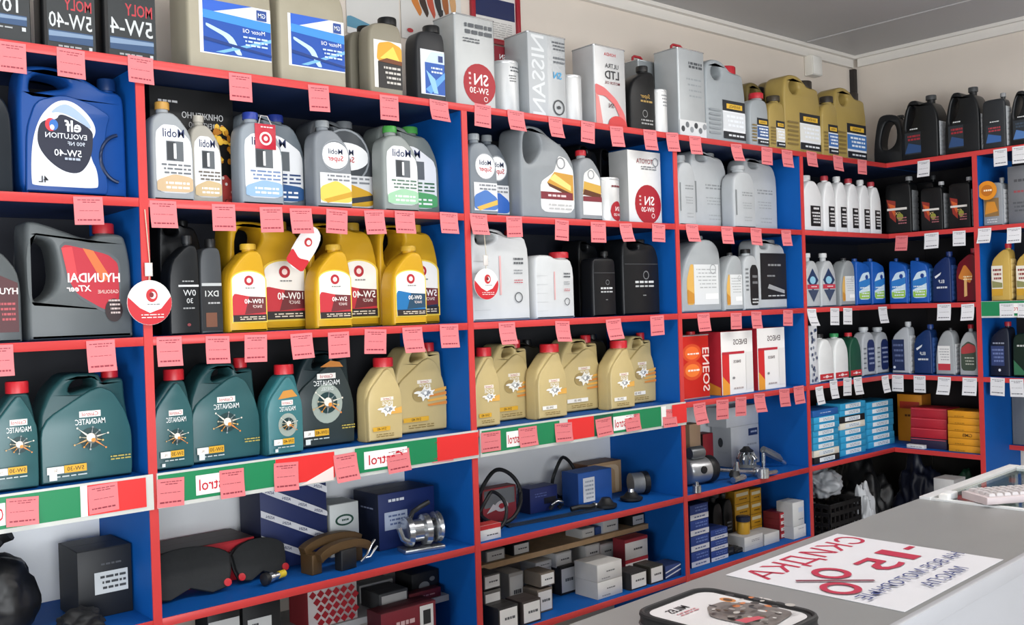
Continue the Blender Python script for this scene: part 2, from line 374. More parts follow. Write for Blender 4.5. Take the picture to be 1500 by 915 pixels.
def tin(name, label, pl, col='#9aa0a4', side=None, design=None, handle=None, cap='#c02028', group=None, rz=0):
    w, h, d = pl.w, pl.h, pl.d; t = thing(name, label, 'can', pl.loc, pl.rz+math.radians(rz), group)
    mb = MB(); m = M(col, .35, .35); sm = M(side or col, .35, .35)
    rr = .008; pts = []
    for cx, cy, a0 in ((w/2-rr, -d/2+rr, -90), (w/2-rr, d/2-rr, 0), (-w/2+rr, d/2-rr, 90), (-w/2+rr, -d/2+rr, 180)):
        for i in range(5): a = math.radians(a0+22.5*i); pts.append((cx+rr*math.cos(a), cy+rr*math.sin(a)))
    n = len(pts); lv = [(0, .0), (0, h)]
    vs = [(x, y, z) for _, z in lv for x, y in pts]
    mb.add(vs, [(i, (i+1) % n, n+(i+1) % n, n+i) for i in range(n)], m, True)
    mb.add([(x, y, h-.003) for x, y in pts], [tuple(range(n))], M('#b9bcbd', .3, .6)); mb.add([(x, y, .001) for x, y in pts], [tuple(range(n))], m)
    mb.build('body', t)
    for z in (.004, h-.003): rb = MB(); rb.tube([(x*1.002, y*1.002, z) for x, y in pts], .0028, M('#c9cbcc', .25, .7), n=6, closed=True); rb.build('rim', t)
    cb = MB(); cb.lathe([(.02, h-.003), (.02, h+.010), (.018, h+.012), (0, h+.012)], M(cap, .4), c=(w*.25, d*.12, 0)); cb.build('cap', t)
    if handle:
        hb = MB(); hb.tube([(-w*.28, 0, h-.004), (-w*.26, 0, h+.024), (-w*.2, 0, h+.03), (w*.06, 0, h+.03), (w*.12, 0, h+.024), (w*.14, 0, h-.004)], .0055, M(handle, .4)); hb.build('handle', t)
    if design: L = Lab(w, h); design(L); L.build(t, -d/2-.0003)
    return t
def drum(name, label, pl, col='#d8d8d6', design=None, group=None, topcol='#c9cbcc'):
    w, h = pl.w, pl.h; R = w/2; t = thing(name, label, 'can', pl.loc[:1]+(pl.loc[1]-pl.d/2+R if not pl.rz else pl.loc[1],)+pl.loc[2:], pl.rz, group)
    mb = MB(); mb.lathe([(R*.99, 0), (R, .003), (R, h-.012), (R*.97, h-.006), (R*.97, h)], M(col, .35, .2), n=36); mb.build('body', t)
    rb = MB(); rb.lathe([(R*1.0, h-.010), (R*1.02, h-.006), (R*1.0, h-.002), (R*.9, h-.001)], M(topcol, .3, .5), n=36, caps=False); rb.build('rim', t); rb = MB(); rb.lathe([(R*1.0, .0005), (R*1.015, .004), (R*1.0, .007)], M(topcol, .3, .5), n=36, caps=False); rb.build('rim', t)
    if design: L = Lab(w*1.1, h, R=R+.0004); design(L); L.build(t, 0)
    return t
# ================================================================== SETTING
def struct(name, mb, flip=True): o = mb.build(name, flip=flip); o['kind'] = 'structure'; return o
WALL = M('#ded3c6', .85, 0, .05, 3, .15); CEIL = M('#b4b2b1', .55, 0, .05, 2); TRIM = M('#e2ddd5', .6, 0, .03)
FLOOR = M('#97928b', .5, 0, .15, 6)
WX = XC+DEP; ZC = 2.765
b = MB(); b.box(-2.2, -5.4, -.06, WX+.1, DEP+.1, 0, FLOOR); struct('floor', b)
b = MB(); b.box(-2.2, DEP+.0015, 0, WX+.1, DEP+.1, ZC, WALL); struct('wall_back', b)
b = MB(); b.box(WX+.0015, -5.4, 0, WX+.1, DEP, ZC, WALL); struct('wall_right', b)
b = MB(); b.box(-2.2, -5.4, ZC, WX+.1, DEP+.1, ZC+.06, CEIL)
struct('ceiling', b)
b = MB(); b.box(-2.2, DEP-.045, ZC-.018, WX-.02, DEP, ZC-.0005, TRIM); b.box(-2.2, DEP-.022, ZC-.062, WX-.02, DEP, ZC-.018, TRIM); struct('trim_1', b)
b = MB(); b.box(WX-.045, -5.4, ZC-.018, WX, DEP-.046, ZC-.0005, TRIM); b.box(WX-.022, -5.4, ZC-.062, WX, DEP-.046, ZC-.018, TRIM); struct('trim_2', b)
b = MB(); b.box(WX-.55, -5.3, ZC-.006, WX-.52, DEP-.06, ZC-.0005, CEIL); struct('trim_3', b)     # joint cover between ceiling panels
b = MB(); b.box(WX-.03, DEP-.03, 2.11, WX-.001, DEP-.001, ZC-.07, M('#2a2624', .6)); struct('trim_4', b)   # dark corner bead
t = thing('junction_box', 'small white electrical junction box under the ceiling trim near the corner', 'junction box', (SX(1197, DEP-.05, 2.62), DEP-.0005, 2.60))
b = MB(); b.bbox(-.045, -.05, 0, .045, 0, .105, M('#e6e2d8', .5), .006); b.build('housing', t)
b = MB(); b.bbox(-.042, -.056, .004, .042, -.0502, .101, M('#efece4', .5), .004); b.build('cover', t)
# ================================================================== SHELVING
BLUE = M('#0a58a8', .6, 0, .06, spec=.2); RED = M('#c63a39', .4, 0, .05); BACK_SHADE = M('#090d19', .7); UND_SHADE = M('#0a2550', .6); TH = .022
su = thing('shelving_unit', 'long blue shelving unit with red edges filled with oil along the back wall', 'shelf', (0, 0, 0))
def bx2(b, x0, y0, z0, x1, y1, z1):      # blue board, shade painted into the darker colour of its underside
    b.box(x0, y0, z0, x1, y1, z1, BLUE); b.m[0] = b.mi(UND_SHADE)
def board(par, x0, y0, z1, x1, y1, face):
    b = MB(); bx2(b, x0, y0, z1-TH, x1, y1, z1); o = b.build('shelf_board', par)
    e = MB()
    if face == 'y': e.bbox(x0, y0-.003, z1-TH-.0005, x1, y0-.0002, z1+.0005, RED, .0008)
    else: e.box(x0-.003, y0, z1-TH-.0005, x0-.0002, y1, z1+.0005, RED)
    e.build('edge_band', o)
def upright(par, x0, y0, x1, y1, z0, z1, face):
    b = MB(); b.box(x0, y0, z0, x1, y1, z1, BLUE); o = b.build('upright', par)
    e = MB()
    if face == 'y': e.box(x0-.0005, y0-.004, z0, x1+.0005, y0-.0002, z1, RED)
    else: e.box(x0-.004, y0-.0005, z0, x0-.0002, y1+.0005, z1, RED)
    e.build('edge_band', o)
# top board in one piece up to the corner
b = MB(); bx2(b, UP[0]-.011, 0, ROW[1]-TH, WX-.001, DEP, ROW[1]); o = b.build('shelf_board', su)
e = MB(); e.bbox(UP[0]-.011, -.003, ROW[1]-TH-.0005, XC, -.0002, ROW[1]+.0005, RED, .0008); e.build('edge_band', o)
for x in UP: upright(su, x-TH/2, 0, x+TH/2, DEP, .0005, ROW[1]-TH-.0006, 'y')
for i in range(4):
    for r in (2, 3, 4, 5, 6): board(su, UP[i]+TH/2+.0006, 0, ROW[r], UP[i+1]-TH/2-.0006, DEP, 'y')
for r in (2, 3, 4, 5):
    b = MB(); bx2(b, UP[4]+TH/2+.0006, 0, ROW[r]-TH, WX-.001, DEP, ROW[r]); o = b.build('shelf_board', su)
    e = MB(); e.bbox(UP[4]+TH/2+.0006, -.003, ROW[r]-TH-.0005, XC, -.0002, ROW[r]+.0005, RED, .0008); e.build('edge_band', o)
for i in range(5):       # added dark sheets that paint the shade at the back of the upper bays
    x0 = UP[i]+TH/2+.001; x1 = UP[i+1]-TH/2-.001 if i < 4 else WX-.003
    for r, mt in ((1, BACK_SHADE), (2, BACK_SHADE), (3, M('#1a1b1f', .8))):
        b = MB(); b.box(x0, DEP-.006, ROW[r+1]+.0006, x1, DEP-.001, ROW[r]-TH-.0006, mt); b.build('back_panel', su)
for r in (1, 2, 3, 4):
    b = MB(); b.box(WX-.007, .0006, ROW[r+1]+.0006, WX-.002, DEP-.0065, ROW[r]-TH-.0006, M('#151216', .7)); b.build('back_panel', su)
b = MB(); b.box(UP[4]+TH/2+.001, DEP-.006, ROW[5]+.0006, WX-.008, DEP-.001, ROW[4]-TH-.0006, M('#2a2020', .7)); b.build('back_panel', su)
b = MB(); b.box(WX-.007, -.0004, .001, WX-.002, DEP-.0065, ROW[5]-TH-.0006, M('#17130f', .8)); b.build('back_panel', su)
for i in range(4):       # white boards behind the spare parts
    b = MB(); b.box(UP[i]+TH/2+.001, DEP-.006, ROW[5]+.0006, UP[i+1]-TH/2-.001, DEP-.001, ROW[4]-TH-.0006, M('#eff1f2', .7, 0, .03)); b.build('back_panel', su)
sr = thing('shelving_unit', 'shorter blue shelving unit with red edges standing against the right wall', 'shelf', (0, 0, 0))
YR = [-.4505, -1.36]
for y in YR: upright(sr, XC, y-TH/2, WX-.001, y+TH/2, .0005, ROW[1]-TH-.0006, 'x')
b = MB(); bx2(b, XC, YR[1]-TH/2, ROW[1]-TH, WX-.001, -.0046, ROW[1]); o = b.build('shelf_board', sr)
e = MB(); e.box(XC-.003, YR[1]-TH/2, ROW[1]-TH-.0005, XC-.0002, -.0046, ROW[1]+.0005, RED); e.build('edge_band', o)
for r in (2, 3, 4, 5): board(sr, XC, YR[0]+TH/2+.0006, ROW[r], WX-.001, -.0046, 'x')
for r in (2, 3, 4): board(sr, XC, YR[1]+TH/2+.0006, ROW[r], WX-.001, YR[0]-TH/2-.0006, 'x')
board(sr, XC+.27, YR[1]+TH/2+.0006, ROW[5]+.02, WX-.001, YR[0]-TH/2-.0006, 'x')
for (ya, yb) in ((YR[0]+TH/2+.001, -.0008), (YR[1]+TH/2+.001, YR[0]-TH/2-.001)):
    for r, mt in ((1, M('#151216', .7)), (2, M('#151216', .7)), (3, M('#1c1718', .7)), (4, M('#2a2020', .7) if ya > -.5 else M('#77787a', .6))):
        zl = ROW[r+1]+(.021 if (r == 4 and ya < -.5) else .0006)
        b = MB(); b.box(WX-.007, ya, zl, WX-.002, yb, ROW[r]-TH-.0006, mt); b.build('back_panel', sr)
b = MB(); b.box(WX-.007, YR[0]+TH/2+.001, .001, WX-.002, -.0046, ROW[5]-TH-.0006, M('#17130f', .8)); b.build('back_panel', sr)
# inner half-depth shelves low down
b = MB(); b.box(UP[2]+TH/2+.001, .19, .470, UP[3]-TH/2-.001, DEP, .490, M('#d6b184', .6, 0, .2, 30)); o = b.build('inner_shelf', su); o['label'] = 'raw wooden half-depth shelf among the small cartons'
b = MB(); b.box(UP[1]+TH/2+.001, .15, .415, UP[2]-TH/2-.001, DEP, .435, M('#b9b9b8', .5)); o = b.build('inner_shelf', su); o['label'] = 'grey half-depth shelf under the brake parts'
# banner strips along the fourth shelf
GRN, RD, WHT, LRED = '#14804f', '#e02d2c', '#f0efec', '#c4142a'
def banner(label, x0, x1, segs):
    w = x1-x0; H = .088; t = thing('banner_strip', label, 'banner', (x0+w/2, -.0045, ROW[4]-H), 0, 'oil brand banner strips on the fourth shelf')
    b = MB(); b.box(-w/2, -.0045, 0, w/2, 0, H+.004, M('#c8cac4', .35)); b.build('strip', t)
    L = Lab(w, H)
    for s in segs:
        k = s[0]; a = (SX(s[1], -.01, ROW[4]-.04)-x0)/w; c = (SX(s[2], -.01, ROW[4]-.04)-x0)/w
        a = max(.001, a); c = min(.999, c)
        if k == 'plate': L.r(a, .22, c, .82, WHT); L.t((a+c)/2, .52, .34, s[3] if len(s) > 3 else 'Castrol', LRED, mw=(c-a)*.86, bold=.02)
        elif k == 'dia': L.p([(a, .04), (c, .04), (c, .5)], '#f3d9d4')
        else: L.r(a, .12, c, .98, k)
    L.build(t, -.0047, 'print'); return t
banner('green, white and red banner strip under the dark green oil jugs of the leftmost bay', UP[0]+.02, UP[1]-.002,
       [(GRN, -200, 118), ('plate', -40, 8), (WHT, 118, 128), (RD, 128, 214)])
banner('green and red banner strip on the shelf with green and gold oil jugs, second bay', UP[1]+.008, UP[2]+.012,
       [(GRN, 232, 404), ('plate', 287, 352), (RD, 404, 490), ('dia', 440, 488), (GRN, 520, 640), ('plate', 533, 596), (RD, 640, 700)])
banner('green and red banner strip under the row of gold oil jugs, third bay', UP[2]+.02, UP[3]+.012,
       [(GRN, 706, 820), ('plate', 742, 772), (RD, 832, 870), ('#0f5a3c', 870, 900), (GRN, 898, 968), ('plate', 898, 928), (WHT, 968, 975), (RD, 984, 1006)])
L = None
# green strip on the right-hand unit, third shelf
t = thing('banner_strip', 'short green banner strip under the gold bottles on the right wall', 'banner', (XC-.0045, -.80, ROW[3]-.075), -math.pi/2, 'oil brand banner strips on the fourth shelf'); del t['group']
b = MB(); b.box(-.335, -.004, 0, .335, 0, .078, M('#c8cac4', .35)); b.build('strip', t)
L = Lab(.67, .078); L.r(.002, .1, .998, .98, GRN).r(.20, .25, .33, .85, WHT).t(.265, .55, .3, 'Castrol', LRED, mw=.11).r(.5, .1, .7, .98, RD); L.build(t, -.0042, 'print')
# ================================================================== COUNTER
CA = math.radians(2.8); CZ = .88
o0 = hitZ(1071, 829, CZ); ux = np.array([math.cos(CA), math.sin(CA)]); uy = np.array([-math.sin(CA), math.cos(CA)])
def cl(px, py, z=CZ): d = hitZ(px, py, z)[:2]-o0[:2]; return float(d@ux), float(d@uy)
cdep = -(cl(1322, 912)[1]+cl(1500, 817)[1])/2; uend = cl(1336, 729)[0]
ct = thing('counter', 'grey laminate sales counter with white edge running across the lower right', 'counter', (o0[0], o0[1], 0), CA)
GREY = M('#868786', .38, 0, .06, 9); WPL = M('#a6a7ab', .4, 0, .03)
b = MB(); b.box(-.85, -cdep+.012, CZ-.028, uend, 0, CZ, GREY); b.build('worktop', ct)
b = MB(); prof(b, [(-.85, CZ-.032), (uend, CZ-.032), (uend, CZ+.001), (-.85, CZ+.001)], -cdep, -cdep+.0118, .005, WPL); b.build('edge_trim', ct)
us = cl(1461, 870, CZ-.12)[0]
for k, (a, c) in enumerate(((-.85, -.35), (-.348, us), (us+.002, uend))):
    b = MB(); b.box(a, -cdep+.02, .06, c, -cdep+.038, CZ-.029, WPL); b.build('front_panel', ct)
b = MB(); b.box(-.85, -cdep+.06, 0, uend, -cdep+.075, .06, M('#5b5b5d', .5)); b.build('plinth', ct)
b = MB(); b.box(-.85, -cdep+.04, 0.0, -.832, -.01, CZ-.029, WPL); b.build('side_panel', ct)
b = MB(); b.box(uend-.018, -cdep+.04, 0, uend, -.01, CZ-.029, WPL); b.build('side_panel', ct)
# glass showcase at the end of the counter
ue = cl(1473, 682)[0]
sc_ = thing('display_case', 'glass-topped display case with white frame at the end of the counter', 'display case', (o0[0]+ux[0]*uend, o0[1]+ux[1]*uend, 0), CA)
cw = ue-uend; FR = M('#e4e6e6', .3, .2)
for nm, bx in (('frame_bar', (.003, -.03, CZ-.02, cw, 0, CZ+.006)), ('frame_bar', (.003, -cdep, CZ-.02, cw, -cdep+.03, CZ+.006)), ('frame_bar', (cw-.03, -cdep+.031, CZ-.02, cw, -.031, CZ+.006)), ('frame_bar', (.003, -cdep+.031, CZ-.02, .02, -.031, CZ+.004)),
               ('post', (cw-.025, -.025, .1, cw, 0, CZ-.0205)), ('post', (cw-.025, -cdep, .1, cw, -cdep+.025, CZ-.0205)), ('post', (.003, -.025, .1, .025, 0, CZ-.0205)), ('post', (.003, -cdep, .1, .025, -cdep+.025, CZ-.0205)),
               ('base', (.003, -cdep, 0, cw, 0, .0995))):
    b = MB(); b.bbox(*bx, FR, .002); b.build(nm, sc_)
b = MB(); b.box(.021, -cdep+.031, CZ-.006, cw-.031, -.031, CZ, GLASS); b.build('glass_top', sc_)
b = MB(); b.box(.026, -cdep+.008, .101, cw-.026, -cdep+.013, CZ-.022, GLASS); b.build('glass_front', sc_)
b = MB(); b.box(.026, -.015, .101, cw-.026, -.010, CZ-.022, M('#7f8a86', .5)); b.build('back_panel', sc_)
b = MB(); b.box(.006, -cdep+.03, .60, cw-.006, -.02, .61, M('#6f7f78', .3)); b.build('inner_shelf', sc_)
def con(name, label, cat, u, v, z=CZ, rz=0): # a thing lying on the counter
    return thing(name, label, cat, (o0[0]+ux[0]*u+uy[0]*v, o0[1]+ux[1]*u+uy[1]*v, z), CA+rz)
for k, (u, v, w, d, h, c, l) in enumerate(((.18, -.12, .14, .09, .10, '#2f5a48', 'dark green carton inside the glass display case, at its near end'), (.36, -.15, .12, .10, .14, '#3a3f44', 'charcoal carton inside the glass display case, middle'), (.52, -.12, .11, .08, .08, '#1e4a3a', 'low bottle-green carton inside the glass display case, far end'))):
    if u+w/2 < cw-.03:
        t = con('small_carton', l, 'box', uend+u, v, .6105); b = MB(); b.bbox(-w/2, -d/2, 0, w/2, d/2, h, M(c, .5)); b.build('body', t)
        b = MB(); b.box(-w*.3, -d*.3, h, w*.3, d*.3, h+.0006, P('#c9cfca')); b.build('label', t)
# keyboard and eraser
kw, kd, ka = .30, .102, math.radians(-31); kA = hitZ(1408, 718, CZ+.025)
t = thing('keyboard', 'white computer keyboard with pale keys lying on the display case', 'keyboard', (float(kA[0])+math.cos(ka)*kw/2+math.sin(ka)*kd/2, float(kA[1])+math.sin(ka)*kw/2-math.cos(ka)*kd/2, CZ+.0065), ka)
b = MB(); b.bbox(-kw/2, -kd/2, 0, kw/2, kd/2, .018, M('#c3b6b7', .5), .004); b.build('case', t)
kb = []
mk = MB(); mk.add([(-.009, -.008, 0), (.009, -.008, 0), (.009, .008, 0), (-.009, .008, 0), (-.007, -.006, .007), (.007, -.006, .007), (.007, .007, .007), (-.007, .007, .007)], [(4, 5, 6, 7), (0, 1, 5, 4), (1, 2, 6, 5), (2, 3, 7, 6), (3, 0, 4, 7)], M('#c4bfbf', .5))
k_first = mk.build('key', t)
for rw in range(4):
    for cc in range(13):
        o = k_first if (rw == 0 and cc == 0) else k_first.copy()
        if o is not k_first: COL.objects.link(o); o.parent = t
        o.location = (-kw/2+.022+cc*.0213, -kd/2+.018+rw*.022, .0182)
e0 = cl(1389, 731, CZ)
t = con('eraser', 'small white eraser block lying on the glass beside the keyboard', 'eraser', e0[0], e0[1], CZ+.0008); b = MB(); b.bbox(-.03, -.012, 0, .03, .012, .016, M('#e9e9e6', .6), .003); b.build('block', t)
b = MB(); b.bbox(-.012, -.0126, -.0002, .03, .0126, .0166, M('#d7d9da', .5), .003); b.build('sleeve', t)
# discount sign
sp = [cl(1069, 839), cl(1233, 781), cl(1466, 822), cl(1318, 901)]
sw = (sp[1][0]-sp[0][0]+sp[2][0]-sp[3][0])/2; sh = (sp[0][1]-sp[3][1]+sp[1][1]-sp[2][1])/2
t = con('discount_sign', 'white paper discount sign with red and blue lettering taped flat on the counter', 'sign', sum(q[0] for q in sp)/4, sum(q[1] for q in sp)/4, CZ+.0006)
b = MB(); b.box(-sw/2, -sh/2, 0, sw/2, sh/2, .0008, M('#dadade', .45, 0, .02)); b.build('sheet', t)
L = Lab(sw, sh); CRED = '#b5123c'; CBL = '#2a3a78'
L.t(.51, .84, .165, 'СКИДКА', CRED, fw=.93, bold=.012)
L.r(.90, .485, .975, .52, CRED); L.t(.785, .485, .24, '1', CRED, bold=.01, fw=.085); L.t(.575, .47, .22, '5', CRED, bold=.02, fw=.18)
L.ring(.30, .575, .085, CRED, .36); L.ring(.115, .40, .085, CRED, .36)
L.p([(.085, .63), (.10, .65), (.315, .345), (.30, .325)], '#7a2038')
L.t(.50, .235, .075, 'НА ВСЕ МОТОРНЫЕ', CBL, fw=.94, bold=.008); L.t(.545, .095, .075, 'МАСЛА', CBL, fw=.37, bold=.008)
L.rot = (-math.pi/2, 0, 0); L.build(t, 0, 'lettering', (0, -sh/2, .0009))
# zipped parts case at the bottom edge
q = [cl(944, 893, CZ+.03), cl(1022, 863, CZ+.03), cl(1150, 900, CZ+.03)]
zw = q[1][0]-q[0][0]+.045; zd = .235; zc = (q[1][0]+.018-zw/2, q[1][1]-zd/2+.004)
t = con('zip_case', 'black zipped case with a printed cover of car parts lying on the counter', 'case', zc[0], zc[1], CZ+.0008)
def rrect(w, d, r, n=6):
    p = []
    for cx, cy, a0 in ((w/2-r, -d/2+r, -90), (w/2-r, d/2-r, 0), (-w/2+r, d/2-r, 90), (-w/2+r, -d/2+r, 180)):
        for i in range(n+1): a = math.radians(a0+90*i/n); p.append((cx+r*math.cos(a), cy+r*math.sin(a)))
    return p
def slab(mb, w, d, r, z0, z1, ch, mat):
    rings = [(inset(rrect(w, d, r), ch), z0), (rrect(w, d, r), z0+ch), (rrect(w, d, r), z1-ch), (inset(rrect(w, d, r), ch), z1)]
    n = len(rings[0][0]); vs = [(x, y, z) for p, z in rings for x, y in p]
    mb.add(vs, [(k*n+i, k*n+(i+1) % n, (k+1)*n+(i+1) % n, (k+1)*n+i) for k in range(3) for i in range(n)], mat, True)
    mb.add([(x, y, z1) for x, y in rings[3][0]], [tuple(range(n))], mat); mb.add([(x, y, z0) for x, y in rings[0][0]], [tuple(range(n))[::-1]], mat)
BLK = M('#121214', .55)
b = MB(); slab(b, zw, zd, .035, 0, .028, .006, BLK); b.build('body', t)
b = MB(); b.tube([(x, y, .0275) for x, y in rrect(zw-.006, zd-.006, .033)], .005, BLK, closed=True); b.build('piping', t)
b = MB(); b.tube([(x*1.002, y*1.003, .013) for x, y in rrect(zw, zd, .035)], .0022, M('#3a3a3c', .4), closed=True); b.build('zip', t)
b = MB(); pp = rrect(zw-.028, zd-.028, .025); b.add([(x, y, .0284) for x, y in pp], [tuple(range(len(pp)))], P('#d8d6d6')); b.build('cover', t)
L = Lab(zw-.03, zd-.03)
L.t(.30, .86, .085, 'MILES', '#1b1b1d', mw=.28, bold=.03); L.b(.1, .72, .45, .79, 2, '#c9848a')
R = random.Random(4)
L.p([(.34, .06), (.30, .55), (.55, .72), (.80, .70), (.97, .45), (.95, .12)], '#77706c')
for k in range(46):
    u = .36+.56*R.random(); v = .1+.52*R.random(); L.e(u, v, .015+.035*R.random(), .012+.03*R.random(), R.choice(['#1a1a1c', '#3a3532', '#8b8580', '#b9b4ae', '#5a4632', '#d3cfcb', '#c8743a', '#222226']), n=10)
L.e(.55, .52, .06, .07, '#c9803c'); L.e(.55, .52, .035, .04, '#5a3a1c'); L.p([(.06, .1), (.3, .06), (.3, .12), (.06, .2)], '#c44a58')
L.rot = (-math.pi/2, 0, 0); L.build(t, 0, 'print', (0, -(zd-.03)/2, .0287))
# ================================================================== PRINT DESIGNS (u, v are fractions of the front)
def plate(L, u0, v0, u1, v1, bg, fill='#ffffff'): return L.r(u0, v0, u1, v1, bg)
def d_star(cu, cv, s, name, plate_v, box, four=False, txt='5W-30', light=False, extra=None):
    def f(L):
        k = L.w/L.h
        if light: L.e(cu, cv-.01, s*1.55, s*1.75*k, '#9aa59c')
        pw = s*1.25
        L.r(cu-pw*.75, plate_v, cu+pw*.75, plate_v+.055, '#e9e6e0'); L.t(cu, plate_v+.028, .034, 'Castrol', '#b3222a', mw=pw*1.3)
        L.t(cu, plate_v-.04, .05, 'MAGNATEC', '#e4e8e6', mw=pw*2.1, bold=.02, ital=.1)
        if extra: L.t(cu, plate_v-.1, .035, extra, '#d9dedb', mw=pw*1.6)
        L.e(cu, cv, s*1.0, s*.95*k, '#1c3a3c')
        for a, c in ((12, '#d9d3c4'), (40, '#8f9a98'), (80, '#8a8f90'), (140, '#e0dccf'), (170, '#b0a890'), (198, '#c8a16a'), (228, '#c9862f'), (262, '#9aa0a0'), (322, '#d8843c'), (345, '#d9b46a')):
            x = math.cos(math.radians(a)); y = math.sin(math.radians(a)); r = s*(1.55 if a in (12, 140, 198, 322) else 1.0)
            L.p([(cu-y*s*.12, cv+x*s*.12*k), (cu+x*r, cv+y*r*k), (cu+y*s*.12, cv-x*s*.12*k)], c)
            L.e(cu+x*r, cv+y*r*k, s*.09, s*.09*k, c, n=8)
        L.e(cu, cv, s*.47, s*.47*k, '#6d6a62').e(cu-s*.1, cv+s*.1*k, s*.38, s*.38*k, '#e6dfd0').e(cu+s*.12, cv-s*.16*k, s*.2, s*.18*k, '#d98c3a')
        u0, v0, bw = box
        L.r(u0, v0, u0+bw*.42, v0+.062, '#f2efe8').t(u0+bw*.21, v0+.03, .022, '5L' if four else '1L', '#7b5a20', mw=bw*.3)
        L.r(u0+bw*.43, v0, u0+bw, v0+.066, '#d8a52a').t(u0+bw*.715, v0+.033, .036, txt, '#5a3c10', mw=bw*.5, bold=.02)
        L.b(u0, v0-.04, u0+bw, v0-.015, 1, '#b9c4c2'); L.r(u0+.02, .045, u0+.1, .045+.08*k, '#dfe6e4')
        if four: L.b(.68, .16, .95, .21, 2, '#b8a44c')
    return f
def d_edge(cu, cv, s, four=False, warm=True):
    def f(L):
        k = L.w/L.h
        L.r(cu-s*.72, cv+.11, cu+s*.72, cv+.15, '#e8dfd0').t(cu, cv+.13, .026, 'Castrol', '#a33', mw=s*1.1)
        L.t(cu, cv+.075, .045, 'EDGE', '#f2efe6', mw=s*1.5, bold=.02)
        if four:
            L.e(cu-s*.5, cv-.01, s*.75, .085, '#a08a58')
            for i in range(4): L.p([(cu+s*.2, cv+.02-.05*i), (.985, cv+.055-.055*i), (.985, cv+.02-.055*i), (cu+s*.3, cv-.0-.05*i)], '#dfa64c' if i % 2 == 0 else '#d3863a')
        else: L.p([(cu, cv-.02), (.97, cv+.02), (.97, cv-.06), (cu, cv-.06)], '#dca64e')
        pts = [(-1.1, .05), (-.7, .3), (-.3, .18), (-.05, .75), (.1, .3), (.55, .62), (.45, .2), (.95, .3), (.6, -.02), (.8, -.3), (.35, -.2), (.3, -.75), (.02, -.4), (-.25, -.95), (-.3, -.3), (-.75, -.28), (-.5, -.05)]
        L.p([(cu+x*s*1.15, cv+y*s*k*.8) for x, y in pts], '#f0eee6', True)
        L.p([(cu+.1*s+x*s*.6, cv+y*s*.4*k) for x, y in pts], '#8f9193', True); L.p([(cu-.1*s+x*s*.4, cv+.1*s+y*s*.3*k) for x, y in pts], '#c9c9c6', True); L.e(cu, cv, s*.14, s*.14*k, '#f8f8f4')
        L.r(.1, .13, .6, .18, '#d9a62e' if warm else '#ece9e0').t(.35, .155, .032, '5W-40' if warm else '5W-30', '#5a4416', mw=.4)
        L.b(.1, .05, .7, .1, 2, '#8a7440')
    return f
def d_mobil1(c1, c2, tv=.55, lab=None):
    def f(L):
        L.p([(.10, .08), (.94, .08), (.94, .60), (.60, .76), (.28, .76), (.10, .68)], '#e4e5e6')
        L.t(.52, .68, .085, 'Mobil', '#1b2a55', mw=.5, bold=.02); L.r(.34, .40, .74, .60, '#5f6468'); L.r(.36, .41, .54, .59, '#34383c'); L.t(.54, .5, .15, '1', '#f6f6f6', bold=.03)
        L.b(.15, .26, .9, .38, 3, c1); L.p([(.1, .09), (.94, .09), (.94, .24), (.5, .27), (.1, .2)], c2); L.b(.2, .11, .85, .2, 2, '#f2f2f2')
    return f
def d_super(c1, c2):
    def f(L):
        L.e(.55, .60, .36, .15, '#eceded').ring(.55, .60, .37, '#8f9499', .07); L.t(.55, .645, .06, 'Mobil', '#1f2c50', mw=.5, bold=.02); L.t(.55, .56, .06, 'Super', '#b82a30', mw=.5, bold=.02)
        L.r(.12, .06, .95, .40, '#d9dadb'); L.p([(.12, .07), (.95, .07), (.95, .22), (.55, .32), (.12, .24)], c1); L.p([(.3, .06), (.95, .14), (.95, .2), (.2, .1)], c2); L.b(.2, .30, .9, .39, 2, '#7c8085')
    return f
def d_idem(red, txt='10W-40', four=False):
    x0, x1, v0, v1 = (.44, .96, .10, .64) if four else (.10, .94, .12, .68)
    def f(L):
        m = (x0+x1)/2; hw = (x1-x0)/2
        arch = lambda e, c: L.p([(x0-e, v0-e*.5), (x1+e, v0-e*.5), (x1+e, v1-.10)]+[(m+(hw+e)*math.cos(math.radians(a)), v1-.10+(.10+e*.5)*math.sin(math.radians(a))) for a in range(10, 180, 10)]+[(x0-e, v1-.10)], c)
        arch(.03, '#e9c84a'); arch(0, '#f0ece4')
        vm = v0+(v1-v0)*.52
        L.p([(x0, v0), (x1, v0), (x1, vm-.02), (m, vm-.01), (x0, vm+.03)], red)
        L.p([(m, vm-.01), (x1, vm-.02), (x1, v0+.1), (x0+hw*.7, v0+.08)], '#6d2a2e' if red != '#1c6ea8' else '#24465e')
        k = L.w/L.h; L.e(m, v1-.10, hw*.28, hw*.28*k, '#b02430').e(m, v1-.10, hw*.14, hw*.14*k, '#f2d8d2'); L.b(m-hw*.35, v1-.2, m+hw*.35, v1-.17, 1, '#8a8a88')
        L.t(m+hw*.25, vm-.065, .05 if not four else .065, txt, '#f5efe9', mw=hw*1.3, bold=.03); L.t(m+hw*.45, vm-.125, .03, 'SN/CF', '#f0dcd4', mw=hw*.8)
        L.r(x0, v0, x1, v0+.075, '#2b2422'); L.b(x0+.04, v0+.015, x1-.04, v0+.06, 2, '#d9cbb6')
    return f
